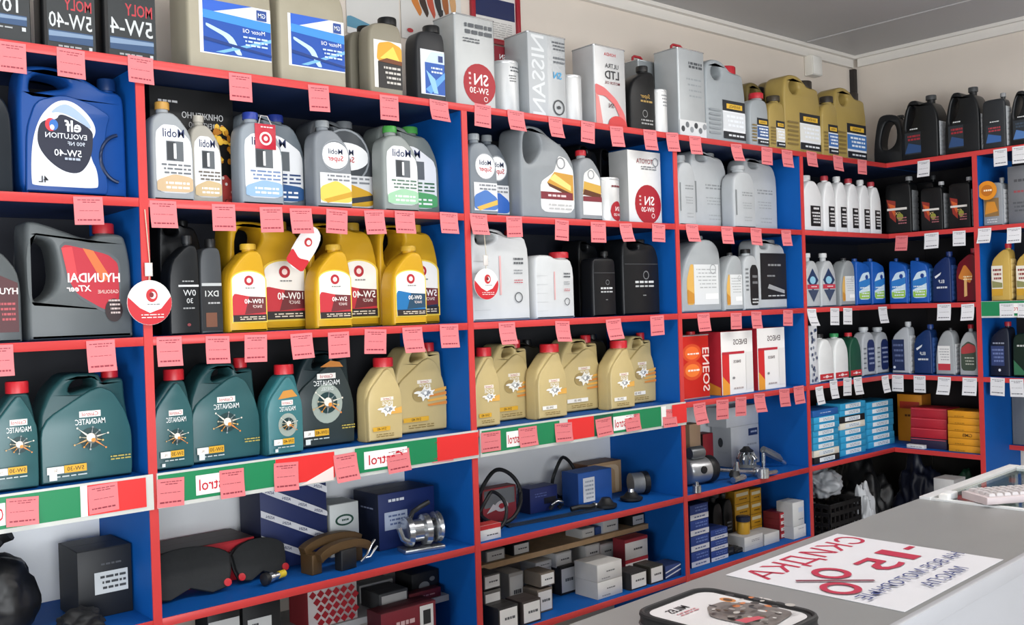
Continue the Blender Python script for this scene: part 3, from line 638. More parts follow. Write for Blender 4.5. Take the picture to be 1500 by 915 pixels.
def d_sn(txt='5W-30', head='bars', hc='#555'):
    def f(L):
        k = L.w/L.h
        L.e(.58, .27, .40, .40*k, '#a01422'); L.t(.62, .32, .12, 'SN', '#f3f0ee', mw=.5, bold=.025); L.t(.56, .20, .065, txt, '#f0e4e2', mw=.55, bold=.02); L.ring(.72, .115, .05, '#f0e0de', .25); L.b(.3, .24, .36, .4, 3, '#e5c9c8')
        if head == 'bars': L.b(.12, .78, .92, .92, 2, '#54585c', .6); L.b(.12, .70, .6, .76, 2, '#54585c')
        else: L.t(.5, .86, .065, head, hc, mw=.5, bold=.02); L.ring(.83, .86, .09, '#777a7c', .2); L.b(.3, .74, .85, .80, 2, '#6a6d70')
    return f
def d_road(L):                      # blue road picture label
    L.r(.13, .16, .97, .62, '#e7eaee'); L.r(.17, .17, .97, .48, '#1d4fa8'); L.p([(.17, .5), (.75, .62), (.17, .62)], '#2f62c8'); L.p([(.17, .46), (.97, .42), (.97, .50), (.17, .53)], '#3f8fd8')
    L.p([(.2, .42), (.5, .34), (.62, .18), (.55, .18), (.42, .32), (.2, .39)], '#bfe0f4'); L.p([(.3, .18), (.97, .36), (.97, .33), (.4, .18)], '#77b4e4'); L.p([(.17, .30), (.97, .22), (.97, .2), (.17, .27)], '#14387c')
    L.r(.80, .51, .92, .60, '#2a4a90').t(.86, .555, .04, 'GM', '#e6ecf4', mw=.09); L.t(.76, .40, .036, 'Motor Oil', '#f4f8fc', mw=.3, bold=.0); L.b(.6, .26, .92, .36, 3, '#c8dcf0')
def d_moly(txt, y=.25):
    def f(L):
        L.r(.10, .03, .97, .92, '#23282a'); L.t(.66, y+.13, .085, 'MOLY', '#b8343e', mw=.5, bold=.03); L.t(.52, y, .115, txt, '#c9cdcd', mw=.78, bold=.02)
        L.r(.12, y-.17, .92, y-.08, '#2c4b70'); L.p([(.12, y-.09), (.92, y-.09), (.92, y-.115), (.12, y-.13)], '#7c93ad'); L.b(.2, y-.215, .7, y-.185, 1, '#a8acac'); L.r(.84, y-.22, .9, y-.185, '#c8cccc')
    return f
def d_rav(c1, x0=.40):
    def f(L):
        L.r(x0, .06, .97, .52, '#e6e9ec'); L.r(x0, .40, .97, .53, '#1b1f26'); L.r(x0+.1, .43, .9, .49, '#e0b43a').t(x0+.3, .46, .036, 'RAVENOL', '#3a2c10', mw=.3, bold=.02)
        L.r(x0, .18, .97, .38, c1); L.b(x0+.05, .2, .92, .36, 3, '#e9eef4', .5); L.r(x0, .06, .97, .15, '#1b1f26'); L.b(x0+.05, .08, .92, .13, 1, '#d5d9dc')
        for i in range(6): L.r(.06, .1+.055*i, x0-.06, .125+.055*i, '#00000022'[:7] if False else '#7d6a3c' if c1 != '#d8dcdf' else '#8c9296')
    return f
def d_dark(c1='#9c2a33', c2='#2a4a78', u0=.12, u1=.55):
    def f(L):
        L.r(u0, .10, u1, .44, '#232a30'); L.t((u0+u1)/2, .50, .035, 'MOTUL', '#d9dcdc', mw=(u1-u0)*.5) if False else L.b(u0+.1, .47, u1-.08, .51, 1, '#d0d3d3'); L.b(u0+.02, .30, u1-.02, .40, 2, c1, .6); L.p([(u0, .12), (u1, .12), (u1, .22), (u0+.1, .28)], c2)
    return f
def d_fire(w='GX'):
    def f(L):
        L.p([(.08, .62), (.42, .58), (.42, .2), (.2, .3)], '#8c2a1e'); L.p([(.12, .56), (.4, .5), (.38, .3)], '#c85a24'); L.r(.1, .42, .84, .46, '#d8d4ce'); L.t(.5, .36, .05, w, '#e6c88a', mw=.3); L.e(.58, .3, .12, .06, '#8a8d34'); L.b(.45, .16, .82, .3, 3, '#a8656a')
    return f
def d_white_blk(L): L.r(.36, .10, .86, .46, '#17181a'); L.b(.46, .38, .78, .43, 1, '#e8e8e8', .7); L.b(.42, .14, .82, .36, 4, '#dcdcdc', .5)
def d_petro(L):
    L.p([(.12, .5), (.5, .72), (.9, .5), (.5, .3)], '#24395e'); L.e(.5, .5, .2, .07, '#8fc3da'); L.r(.1, .34, .92, .42, '#c23c4c'); L.p([(.15, .32), (.9, .32), (.52, .1)], '#3a4660'); L.b(.3, .36, .75, .4, 1, '#f0e4e4')
def d_bluepic(L):
    L.p([(.14, .12), (.9, .12), (.9, .72), (.4, .68), (.14, .5)], '#cfe4ee'); L.p([(.14, .3), (.9, .44), (.9, .58), (.14, .5)], '#2f7cc4'); L.p([(.16, .14), (.88, .14), (.88, .3), (.16, .26)], '#9cc84e'); L.e(.68, .60, .1, .05, '#1d3f8c'); L.b(.2, .16, .8, .4, 4, '#e9f2f6')
def d_dome(L):
    L.p([(.12, .1), (.30, .1), (.30, .62), (.22, .62), (.12, .42)], '#dcae5a'); L.r(.30, .1, .92, .62, '#d9dcdc'); L.b(.36, .3, .86, .58, 6, '#a9adad', .3); L.r(.58, .17, .9, .24, '#f4f4f2').ring(.78, .56, .08, '#9a9d9f', .2); L.p([(.13, .12), (.29, .12), (.29, .24), (.13, .3)], '#c98c34')
def d_domew(L): L.r(.14, .1, .78, .62, '#e4e4e2'); L.r(.14, .1, .78, .24, '#c03440'); L.b(.2, .3, .72, .58, 5, '#a4a6a8', .35)
def d_eneos(L):
    L.r(.0, .0, 1.0, 1.0, '#eeece9'); L.t(.60, .83, .085, 'ENEOS', '#4a3a3a', mw=.62, bold=.03)
    L.p([(.02, .0), (.24, .0), (.24, .66), (.02, .66)], '#cf2b2c'); L.p([(.02, .0), (.24, .0), (.24, .16), (.02, .3)], '#e89a34'); L.r(.02, .64, .72, .68, '#b82a38')
    L.r(.76, .05, .98, .66, '#e3e1de'); L.t(.48, .52, .045, 'ENEOS', '#5a4a4a', mw=.34); L.b(.3, .06, .66, .12, 1, '#b4a8a4'); L.e(.36, .26, .04, .02, '#888')
def d_carbox(L): L.b(.25, .3, .85, .62, 2, '#4a4d52', .6)
# ================================================================== ROW 1 : on top of the unit
BK = '#0f1011'
bottle('oil_jug', 'black oil jug cut off at the top left corner of the photo', at(1, -52, 48, -95, .05), 'gm5', BK, BK, d_moly('10W', .36), cat='jug')
bottle('oil_jug', 'black oil jug with 5W-40 print and blue stripe, middle of three at the top left', at(1, 62, 143, -105, .05), 'gm5', BK, BK, d_moly('5W-40', .25), cat='jug')
bottle('oil_jug', 'black oil jug with 5W-4 print nearest the grey jugs at the top left', at(1, 152, 232, -105, .05), 'gm5', BK, BK, d_moly('5W-4', .25), cat='jug')
GJ = '#a39c88'
bottle('oil_jug', 'large grey beige oil jug with blue road label, left one of two on the top', at(1, 277, 402, -55, .04, .13), 'gm5', GJ, BK, d_road, cat='jug')
bottle('oil_jug', 'large grey beige oil jug with blue road label, right one of two on the top', at(1, 411, 509, -33, .04, .13), 'gm5', GJ, BK, d_road, cat='jug')
def d_dex(L): L.r(.13, .10, .96, .68, '#e7e4dc'); L.r(.24, .10, .96, .42, '#232120'); L.p([(.2, .42), (.96, .42), (.96, .62), (.6, .68), (.25, .64)], '#d9a02c'); L.p([(.3, .46), (.9, .44), (.7, .62)], '#f2cf58'); L.p([(.24, .42), (.96, .40), (.96, .45), (.5, .47)], '#6e3a18'); L.b(.4, .14, .9, .38, 4, '#c9c4bc')
bottle('oil_bottle', 'grey one litre bottle with amber splash label and black cap on the top', at(1, 543, 592, 25, .04, .07), 'dexos1', '#8d8776', BK, d_dex)
bottle('oil_bottle', 'olive grey bottle squeezed behind the amber splash bottle', at(1, 514, 556, 38, .13, .06), 'dexos1', '#6e6a5c', BK)
def d_roads(L): L.r(.13, .10, .94, .66, '#dfe3e8'); L.r(.27, .11, .94, .5, '#2456a8'); L.p([(.27, .5), (.94, .5), (.94, .64), (.5, .64)], '#c8d8ec'); L.p([(.27, .16), (.94, .4), (.94, .32), (.45, .11)], '#5f9edc'); L.p([(.3, .4), (.6, .3), (.7, .12), (.55, .12)], '#8fc0ec'); L.r(.72, .52, .88, .6, '#2a3f78').b(.4, .36, .85, .46, 2, '#d8e6f4')
bottle('oil_bottle', 'black one litre bottle with blue road label beside the tall grey tin', at(1, 612, 655, 37, .04, .07), 'dexos1', '#2b2c2e', BK, d_roads)
tin('oil_can', 'tall light grey tin with dark red disc reading SN 5W-30 on the top', at(1, 669, 728, 27, .04, .12), '#a9acac', design=d_sn('5W-30'))
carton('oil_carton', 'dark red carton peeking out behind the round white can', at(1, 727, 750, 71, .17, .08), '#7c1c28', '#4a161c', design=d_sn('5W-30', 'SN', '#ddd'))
drum('oil_can', 'round white can beside the SN 5W-30 tin on the top', at(1, 738, 770, 91, .06), '#c9cbcb', lambda L: (L.b(.3, .78, .8, .9, 2, '#585c60'), L.b(.3, .6, .6, .74, 3, '#777')))
def d_nis(L): L.r(.0, .0, .5, 1, '#b4b8ba'); L.t(.25, .5, .20, 'NISSAN', '#d6d9da', rot=90, bold=.02); L.b(.6, .82, .96, .94, 3, '#5a5e62', .5); L.b(.6, .66, .95, .76, 2, '#6a6e72', .5); L.t(.75, .53, .08, 'SN', '#3f9fd0', mw=.3, bold=.03); L.ring(.76, .15, .15, '#3a3d40', .18).e(.76, .15, .05, .02, '#3a3d40')
tin('oil_can', 'square silver tin with vertical embossed maker name and blue SN mark', at(1, 776, 832, 53, .04, .13), '#aeb2b4', design=d_nis)
drum('oil_can', 'plain round pale can to the right of the silver square tin', at(1, 835, 861, 112, .05), '#cfd0cf')
drum('oil_can', 'grey round can hidden behind the plain pale can', at(1, 858, 876, 116, .19), '#9da1a3')
def d_hon(L): L.t(.5, .90, .04, 'HONDA', '#b8323a', mw=.62, bold=.02); L.t(.55, .76, .055, 'ULTRA', '#3a3a3c', mw=.6, bold=.02); L.t(.55, .65, .10, 'LTD', '#2f2f32', mw=.5, bold=.04); L.t(.55, .55, .035, 'MOTOR OIL', '#7a2a30', mw=.6); L.p([(0, .52), (.3, .48), (.65, .36), (.9, .2), (.98, .05), (.85, .05), (.6, .28), (.3, .38), (0, .38)], '#d46a6a'); L.e(.68, .02, .30, .13, '#c83a3a', a0=0, a1=180); L.t(.5, .27, .055, 'SN', '#5a2a2e', mw=.3, bold=.02); L.p([(0, .0), (.22, 0), (.1, .36), (0, .4)], '#d98884')
tin('oil_can', 'tall tin with LTD lettering and a red arc on white', at(1, 873, 919, 71, .04, .12), '#c3c4c4', '#6a6c6e', d_hon)
bottle('oil_bottle', 'black bottle with gold lettering beside the LTD tin on the top', at(1, 925, 962, 95, .04, .08), 'peakR', '#141516', '#1a1a1a', lambda L: (L.t(.58, .52, .06, 'Super', '#b8944a', mw=.5, ital=.2), L.b(.3, .42, .85, .48, 1, '#a88a4a'), L.ring(.55, .27, .1, '#888', .2), L.b(.3, .1, .85, .2, 2, '#9a9a98')))
tin('oil_can', 'grey tin with red wire handle half hidden behind the black bottle', at(1, 938, 972, 92, .19, .12), '#8f9496', handle='#b02430')
drum('oil_can', 'slim white round can in front of the tall grey tins', at(1, 966, 984, 133, .025), '#d3d4d3', lambda L: L.b(.3, .6, .75, .9, 4, '#8a8d90'))
def d_tg(L): L.b(.3, .78, .9, .86, 2, '#4c5054', .7); L.b(.3, .45, .85, .7, 4, '#9aa0a4', .3); L.r(0, 0, 1, .2, '#d5d6d6'); [L.e(.12+.16*i, .1+.05*(i % 2), .07, .035, ['#3a3d40', '#6a6e72', '#8d9194'][i % 3], n=8) for i in range(6)]
tin('oil_can', 'tallest grey tin with a red handle and speckled band at its foot', at(1, 996, 1035, 75, .04, .13), '#b3b8ba', '#8a9092', d_tg, handle='#b02430')
SV = '#9aa0a3'; GD = '#a08a4c'
bottle('oil_jug', 'silver oil jug with ring handle and red cap on the top', at(1, 1036, 1094, 92, .04, .11), 'ring4', SV, '#b82430', d_rav('#d8dcdf'), cat='jug')
bottle('oil_bottle', 'silver one litre bottle with red cap beside the gold bottles on the top', at(1, 1100, 1127, 136, .03, .07), 'ring1', SV, '#b82430', d_rav('#3a5a8c', .36))
bottle('oil_jug', 'dark gold ring-handled jug standing behind the silver one litre bottle', at(1, 1096, 1134, 124, .17, .1), 'ring4', '#6a5c34', BK, cat='jug')
bottle('oil_jug', 'gold ring-handled jug standing behind the gold one litre bottle', at(1, 1135, 1172, 120, .18, .1), 'ring4', '#80703e', BK, cat='jug')
bottle('oil_bottle', 'gold one litre bottle between the silver bottle and the tallest gold jug', at(1, 1128, 1151, 140, .03, .07), 'ring1', GD, '#3a3224', d_rav('#d9d4c4', .42))
bottle('oil_jug', 'tallest gold oil jug with ring handle and dark cap on the top', at(1, 1151, 1204, 114, .04, .11), 'ring4', GD, '#2c2620', d_rav('#dfe0dc'), cat='jug')
bottle('oil_bottle', 'gold one litre bottle with blue label between the two gold jugs', at(1, 1206, 1229, 141, .03, .07), 'ring1', GD, '#2c2620', d_rav('#3f6aa8', .36))
bottle('oil_jug', 'gold oil jug with ring handle and blue label nearest the room corner', at(1, 1225, 1271, 132, .07, .11), 'ring4', GD, '#2c2620', d_rav('#3f74b4', .36), cat='jug')
DG = '#17191b'
bottle('oil_jug', 'black jug with a wide open handle standing in the corner on top', atR(1, 1279, 1320, 168, .12, .12), 'open_handle', '#1e1f21', '#1e1f21', cat='jug', rz=10)
bottle('oil_jug', 'charcoal oil jug with silver ribbed side, left one on the right wall', atR(1, 1320, 1375, 141, .04, .12), 'dark4', DG, '#3c3f41', d_dark(), cat='jug', side='#b4b7ba')
bottle('oil_jug', 'charcoal oil jug with silver ribbed side, right one on the right wall', atR(1, 1384, 1436, 129, .04, .12), 'dark4', DG, '#3c3f41', d_dark(), cat='jug', side='#b4b7ba')
bottle('oil_bottle', 'charcoal one litre bottle beside the charcoal jugs on the right wall', atR(1, 1440, 1474, 138, .03, .07), 'square1', '#2a2d30', '#8a8c8e', d_dark('#a23a42', '#35609c', .15, .8), side='#b0b3b5')
bottle('oil_jug', 'black jug cut off by the right edge of the photo on the top', atR(1, 1479, 1528, 127, .04, .11), 'dark4', '#1b1d1f', BK, d_dark('#3a4a5a', '#4a74ac'), cat='jug')
# ================================================================== ROW 2
def d_elf(L):
    L.p([(.09, .10), (.10, .075), (.40, .075), (.68, .075), (.70, .10), (.69, .22), (.64, .30), (.62, .42), (.69, .50), (.68, .58), (.60, .67), (.48, .74), (.36, .74), (.26, .68), (.17, .58), (.11, .42), (.09, .25)], '#dfe2e8', True)
    L.p([(.20, .575), (.33, .585), (.36, .64), (.50, .60), (.66, .53), (.66, .45), (.645, .34), (.60, .25), (.52, .18), (.38, .19), (.24, .27), (.15, .38), (.155, .50)], '#141a30', True); L.p([(.26, .63), (.38, .715), (.48, .70), (.62, .60), (.66, .52), (.50, .61), (.36, .65)], '#9fb4d4', True)
    L.e(.275, .545, .052, .05, '#c8303c').e(.30, .545, .04, .042, '#2f6cb8').e(.285, .525, .02, .02, '#e8e4ea'); L.t(.475, .545, .085, 'elf', '#f2f4f8', mw=.25, bold=.05); L.t(.41, .465, .040, 'EVOLUTION', '#dfe4ec', mw=.38, bold=.02); L.t(.50, .41, .03, '900 NF', '#c8d0dc', mw=.2); L.t(.42, .335, .05, '5W-40', '#e8ecf2', mw=.25, bold=.02); L.b(.36, .27, .53, .31, 1, '#aab4c4')
    L.t(.19, .125, .05, '4L', '#15171c', mw=.12, bold=.02)
jug = bottle('oil_jug', 'big royal blue oil jug with white and navy label in the leftmost bay', at(2, 32, 192, 103, .05, .12), 'round_blue', '#15468c', '#103263', d_elf, cat='jug', r=.02)
b = MB(); q = [(.112+.052*math.cos(math.radians(a)), -.0585, .105+.062*math.sin(math.radians(a))) for a in range(100, 261, 10)]; b.tube(q, .005, M('#0c2348', .4)); b.build('grip_ridge', jug)
bottle('oil_jug', 'dark jug mostly cut off by the left edge beside the royal blue jug', at(2, -80, 22, 128, .06, .11), 'gm5', '#1a2026', BK, cat='jug')
def d_post(L):
    L.t(.62, .78, .05, 'ОНИЖЕННО', '#c9c9c9', mw=.5); L.t(.66, .70, .045, 'ЭФФЕКТИВНО', '#b9b9b9', mw=.42); L.t(.2, .93, .035, 'ЖЕВМЕ', '#bdbdbd', mw=.3) if False else L.b(.05, .86, .32, .9, 1, '#bdbdbd'); L.b(.5, .62, .8, .66, 1, '#b0b0b0')
    for i in range(26): L.e(.74+.2*R0.random(), .40+.3*R0.random(), .02+.025*R0.random(), .015+.02*R0.random(), R0.choice(['#d89a20', '#f0c040', '#b87414']), n=8)
    L.p([(.60, .04), (.98, .04), (.98, .2), (.85, .3), (.7, .16)], '#a83a34')
    for i in range(18): L.e(.62+.34*R0.random(), .03+.24*R0.random(), .018, .015, R0.choice(['#e8d8d0', '#d04a44', '#2a1a18']), n=7)
R0 = random.Random(3)
carton('display_card', 'black display box with golden oil drops print behind the gold-capped bottle', at(2, 224, 346, 130, .155, .04), '#141414', design=d_post, flap=False, cat='display')
MS = '#9ba0a3'
bottle('oil_bottle', 'silver one litre bottle with gold cap, first in the second bay', at(2, 224, 287, 151, .03, .065), 'slantR', MS, '#c09244', d_mobil1('#6a6e72', '#c8ad88'))
bottle('oil_bottle', 'silver bottle with cream label tucked behind the gold-capped bottle', at(2, 282, 328, 171, .075, .05), 'slantR', '#a9a59a', '#b9b4a8', d_mobil1('#6a6258', '#cbb287'))
bottle('oil_bottle', 'grey one litre bottle with blue cap and red ring tag around its neck', at(2, 354, 418, 166, .03, .07), 'slantR', '#8d959c', '#2a3f98', d_mobil1('#6f86ac', '#8fb0d0'))
bottle('oil_jug', 'dark silver jug with blue cap and label behind the bottle with a red tag', at(2, 352, 451, 166, .12, .1), 'mobil4', '#6c757c', '#24388c', d_mobil1('#27406e', '#2d5688'), cat='jug')
bottle('oil_bottle', 'grey bottle with white oval and yellow label foot, second bay', at(2, 463, 518, 178, .03, .07), 'slantR', '#7e8388', '#8a8f92', d_super('#e0c558', '#c79a30'))
bottle('oil_jug', 'dark grey jug with white oval behind the yellow-footed grey bottle', at(2, 456, 551, 176, .12, .1), 'mobil4', '#4a4e52', '#6a6e71', d_super('#d2a22c', '#3a3c40'), cat='jug')
bottle('oil_bottle', 'silver bottle with bright green cap, front one of the green pair', at(2, 563, 616, 186, .03, .07), 'slantR', '#8b918e', '#4ca048', d_mobil1('#5e7a68', '#9cc8a4'))
bottle('oil_jug', 'silver jug with bright green cap, rear one of the green pair', at(2, 556, 648, 184, .12, .1), 'mobil4', '#737a77', '#4ca048', d_mobil1('#3e6a4c', '#56a468'), cat='jug')
bottle('oil_bottle', 'grey bottle with white oval and blue label, first in the third bay', at(2, 690, 731, 197, .03, .065), 'slantR', '#7f868c', '#9a9fa2', d_super('#4a76b8', '#d8b050'))
bottle('oil_bottle', 'grey bottle with bright blue label hidden behind the first bottle of the third bay', at(2, 710, 748, 199, .11, .065), 'slantR', '#5e656c', '#8a8f92', d_super('#2f62b4', '#2f62b4'))
def d_toy(L): 
    L.p([(.34, .08), (.96, .08), (.96, .55), (.82, .68), (.68, .7), (.60, .52), (.34, .40)], '#e4e3e0'); L.p([(.46, .40), (.95, .22), (.95, .5), (.6, .52)], '#c8943a'); L.p([(.5, .44), (.9, .32), (.9, .38), (.6, .5)], '#f0d27c'); L.p([(.46, .40), (.9, .3), (.9, .26), (.5, .36)], '#5a3018'); L.r(.34, .22, .93, .30, '#7a2a34'); L.b(.4, .235, .8, .285, 1, '#e0c8c8'); L.ring(.72, .62, .08, '#8a8d90', .2); L.b(.4, .1, .9, .18, 2, '#b8b8b6')
bottle('oil_jug', 'largest silver grey jug with oval handle hole, third bay', at(2, 765, 845, 184, .05, .13), 'oval_hole', '#8d9295', '#7a7e80', d_toy, cat='jug')
bottle('oil_bottle', 'grey one litre bottle with small red cap beside the largest silver jug', at(2, 850, 884, 221, .03, .07), 'slantR', '#8d9194', '#b8242e', lambda L: (L.r(.14, .08, .94, .40, '#e2e2e0'), L.p([(.14, .4), (.9, .4), (.9, .6), (.55, .75), (.2, .66)], '#d9d9d6'), L.p([(.14, .36), (.92, .34), (.92, .5), (.2, .55)], '#caa044'), L.p([(.14, .36), (.92, .32), (.92, .38), (.2, .44)], '#5a3018'), L.r(.14, .27, .94, .34, '#7a2a34'), L.ring(.5, .65, .14, '#8a8d90', .2)))
drum('oil_can', 'short round white can with dark red disc in the third bay', at(2, 886, 918, 261, .04), '#cfcfcd', lambda L: (L.e(.58, .25, .26, .22, '#a01422'), L.t(.6, .3, .1, 'SN', '#f0e8e6', mw=.3, bold=.02), L.t(.58, .17, .06, '0W-20', '#f0e0e0', mw=.3), L.b(.3, .75, .75, .85, 1, '#7a3a40')))
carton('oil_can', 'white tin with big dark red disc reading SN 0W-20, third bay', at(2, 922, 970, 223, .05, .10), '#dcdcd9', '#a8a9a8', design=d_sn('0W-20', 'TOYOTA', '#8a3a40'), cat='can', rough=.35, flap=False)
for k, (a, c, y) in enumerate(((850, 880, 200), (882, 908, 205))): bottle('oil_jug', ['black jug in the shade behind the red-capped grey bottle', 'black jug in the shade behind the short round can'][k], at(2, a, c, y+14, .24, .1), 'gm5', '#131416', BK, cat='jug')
LS = '#b3b7b9'
def d_pale(L): L.b(.3, .5, .85, .58, 2, '#8a8e90', .5); L.b(.35, .3, .8, .42, 3, '#989c9e', .3); L.b(.4, .1, .8, .2, 2, '#a2a6a8', .3); L.r(.08, .2, .14, .6, '#7f8486')
def pairgrey(x, lab1, lab2):
    bottle('oil_bottle', lab1, at(2, x[0], x[1], x[2], .03, .07), 'tall1', LS, '#a9adaf', d_pale)
    bottle('oil_jug', lab2, at(2, x[3], x[4], x[5], .107, .1), 'dark4' if False else 'gm5', LS, '#8d9193', d_pale, cat='jug')
pairgrey((995, 1021, 228, 1014, 1067, 221), 'pale grey slim bottle, left one in the fourth bay', 'pale grey jug beside the left slim bottle, fourth bay')
pairgrey((1076, 1108, 243, 1092, 1140, 234), 'pale grey slim bottle, right one in the fourth bay', 'pale grey jug beside the right slim bottle, fourth bay')
for k in range(6):
    x = (1197.6, 1218.5, 1235, 1252.7, 1269.5, 1285)[k]; wd = (17, 13, 10.5, 10, 9, 8)[k]
    od = ['first', 'second', 'third', 'fourth', 'fifth', 'sixth']
    bottle('fluid_bottle', 'white bottle with black label and %s cap, %s from left in the corner row' % (('white', 'red')[k % 2], od[k]), at(2, x-(20, 10, 8.5, 8.8, 8.2, 7.8)[k], x+(9, 7.5, 8.2, 7.8, 7.6, 7.4)[k], (257, 258, 259, 262, 264, 267)[k], .05), 'white1', '#dfe0e0', ('#cfd0cf', '#a8323c')[k % 2], d_white_blk, group='white bottles with black labels')
bottle('oil_bottle', 'black square bottle with fiery orange label, nearest the corner', atR(2, 1297, 1336, 260, .06, .08), 'square1', '#111213', '#8c8e90', d_fire('GX'), side='#6f7173')
bottle('oil_bottle', 'black square bottle with fiery orange label, in the middle of three', atR(2, 1349, 1382, 267, .05, .08), 'square1', '#111213', '#a2a4a6', d_fire('TX'), side='#7a7c7e')
bottle('oil_bottle', 'black square bottle with fiery label, next to the red divider', atR(2, 1390, 1423, 260, .05, .08), 'square1', '#111213', '#a2a4a6', d_fire('GT'), side='#7a7c7e')
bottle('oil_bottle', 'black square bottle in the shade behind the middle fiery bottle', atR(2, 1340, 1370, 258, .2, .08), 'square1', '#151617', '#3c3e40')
bottle('oil_bottle', 'grey square bottle with orange picture and an orange tag on its neck', atR(2, 1440, 1470, 261, .04, .08), 'square1', '#8b8f93', '#7a7c7e', lambda L: (L.r(.08, .2, .8, .58, '#8a6a3c'), L.p([(.1, .25), (.75, .3), (.6, .5), (.2, .52)], '#d08a2c'), L.b(.1, .06, .7, .16, 2, '#c8cacc')), side='#b4b6b8')
carton('oil_carton', 'grey carton beside the orange-tagged bottle on the right wall', atR(2, 1478, 1521, 243, .05, .1), '#6f7276', '#8b8e92', design=lambda L: (L.b(.1, .7, .8, .8, 1, '#4a4c50'), L.b(.1, .52, .7, .6, 1, '#9a4a50'), L.b(.1, .2, .8, .4, 3, '#55585c')))
# ================================================================== ROW 3
def d_hyu(L):
    L.p([(.30, .78), (.36, .83), (.78, .74), (.88, .66), (.88, .30), (.82, .22), (.70, .22), (.45, .36), (.36, .50)], '#54585b'); L.p([(.32, .77), (.36, .80), (.76, .72), (.86, .64), (.86, .34), (.80, .25), (.70, .25), (.46, .38), (.38, .5)], '#b41f30'); L.p([(.52, .77), (.62, .75), (.78, .52), (.7, .48)], '#d86a34'); L.p([(.32, .77), (.42, .78), (.46, .55), (.38, .5)], '#d23a40')
    L.t(.62, .52, .075, 'HYUNDAI', '#f0e4e2', mw=.50, bold=.045); L.t(.47, .43, .05, 'XTeer', '#ece0dc', mw=.24, bold=.05, ital=.2); L.t(.75, .40, .03, 'GASOLINE', '#e8c8c0', mw=.2); L.e(.80, .24, .085, .10, '#2a1618'); L.b(.75, .2, .86, .34, 4, '#cdbab4')
bottle('oil_jug', 'big dark grey oil jug with red label and red cap, leftmost bay', at(3, 42, 200, 325, .05, .12), 'hole_left', '#5a5f60', '#b8242c', d_hyu, cat='jug', r=.022)
bottle('oil_bottle', 'dark grey bottle cut off by the left edge beside the red-labelled jug', at(3, -34, 34, 352, .04, .08), 'slantR', '#565b5c', '#b8242c', lambda L: (L.p([(.4, .1), (.92, .1), (.92, .58), (.5, .66)], '#4a1a1e'), L.t(.72, .50, .06, 'HYU', '#e8dcd8', mw=.4, bold=.04), L.b(.5, .2, .85, .4, 4, '#b04a50')))
def d_blk(L): L.r(.3, .48, .96, .5, '#cfd0d0'); L.b(.35, .52, .8, .55, 1, '#9a9c9c'); L.t(.65, .42, .06, '0W', '#c8caca', mw=.5); L.t(.65, .34, .05, '30', '#c8caca', mw=.3); L.b(.35, .25, .8, .28, 1, '#9a9c9c'); L.e(.6, .1, .06, .015, '#7a3034')
bottle('oil_bottle', 'black one litre bottle with white lettering beside the round red-white tag', at(3, 250, 295, 345, .04, .07), 'peakR', '#1c1e20', '#222426', d_blk)
bottle('oil_bottle', 'black bottle with grey shoulder between the black and yellow bottles', at(3, 296, 328, 350, .05, .07), 'dexos1', '#46494c', '#1a1a1a', lambda L: (L.r(.04, .03, .97, .5, '#1c1d1f'), L.t(.5, .42, .06, 'DX1', '#c8cac8', mw=.7, bold=.03), L.r(.05, .5, .95, .53, '#b9bcbc'), L.r(.2, .07, .7, .22, '#6e4430'), L.b(.2, .3, .85, .34, 1, '#aaa')))
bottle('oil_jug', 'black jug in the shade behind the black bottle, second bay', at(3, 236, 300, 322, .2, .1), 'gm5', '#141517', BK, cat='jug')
YL = '#c99a1e'; YC = '#c8a030'
for (x, z, ra, tx, wd) in (((336, 394, 357, 338, 452, 326), 0, '#c0313a', '10W-40', 'left'), ((464, 518, 358, 456, 557, 328), 0, '#c0313a', '5W-40', 'middle'), ((577, 627, 360, 558, 646, 331), 0, '#1c6ea8', '0W-30', 'right')):
    bottle('oil_bottle', {'left': 'yellow one litre bottle with red 10W-40 label in front of the left yellow jug', 'middle': 'yellow one litre bottle with red 5W-40 label in front of the middle yellow jug', 'right': 'yellow one litre bottle with blue label in front of the right yellow jug'}[wd], at(3, x[0], x[1], x[2], .03, .075), 'yellow1', YL, YC, d_idem(ra, tx))
    bottle('oil_jug', {'left': 'large yellow oil jug with 10W-40 label, left one of three yellow jugs', 'middle': 'large yellow oil jug with 5W label, middle one of three yellow jugs', 'right': 'large yellow oil jug with dark blue label, right one of three yellow jugs'}[wd], at(3, x[3], x[4], x[5], .13, .11), 'yellow4', YL, YC, d_idem(ra if ra != '#1c6ea8' else '#1f2f48', tx.replace('0W-30', '5W-30'), True), cat='jug')
def d_wj(L):
    for i in range(5): L.r(.03, .12+.13*i, .3, .125+.13*i, '#b9bbbc')
    L.r(.46, .28, .49, .7, '#d9a8a8'); L.b(.68, .60, .88, .69, 2, '#55585c', .5); L.b(.68, .5, .86, .56, 2, '#8a8d90', .4); L.b(.68, .40, .86, .45, 2, '#c05a60', .4); L.ring(.78, .25, .07, '#55585c', .2)
bottle('oil_jug', 'white oil jug with red cap behind the round red-white tag, third bay', at(3, 693, 778, 335, .05, .12), 'white4', '#c9cbcb', '#b8242e', d_wj, cat='jug')
bottle('oil_bottle', 'white square bottle with red cap, third bay', at(3, 786, 843, 369, .04, .08), 'white1L', '#c9cbcb', '#b8242e', d_wj)
def d_mb(L): L.r(.06, .66, .94, .67, '#3a3c3f'); L.ring(.62, .52, .08, '#6a6c6f', .25); L.b(.22, .405, .82, .445, 1, '#c9cbcb', .7); L.b(.22, .35, .82, .40, 1, '#b0b2b2'); L.b(.5, .24, .6, .27, 1, '#8a8c8c')
bottle('oil_bottle', 'black square bottle with grey print, third bay', at(3, 870, 904, 368, .04, .07), 'square1', '#121316', '#161718', d_mb)
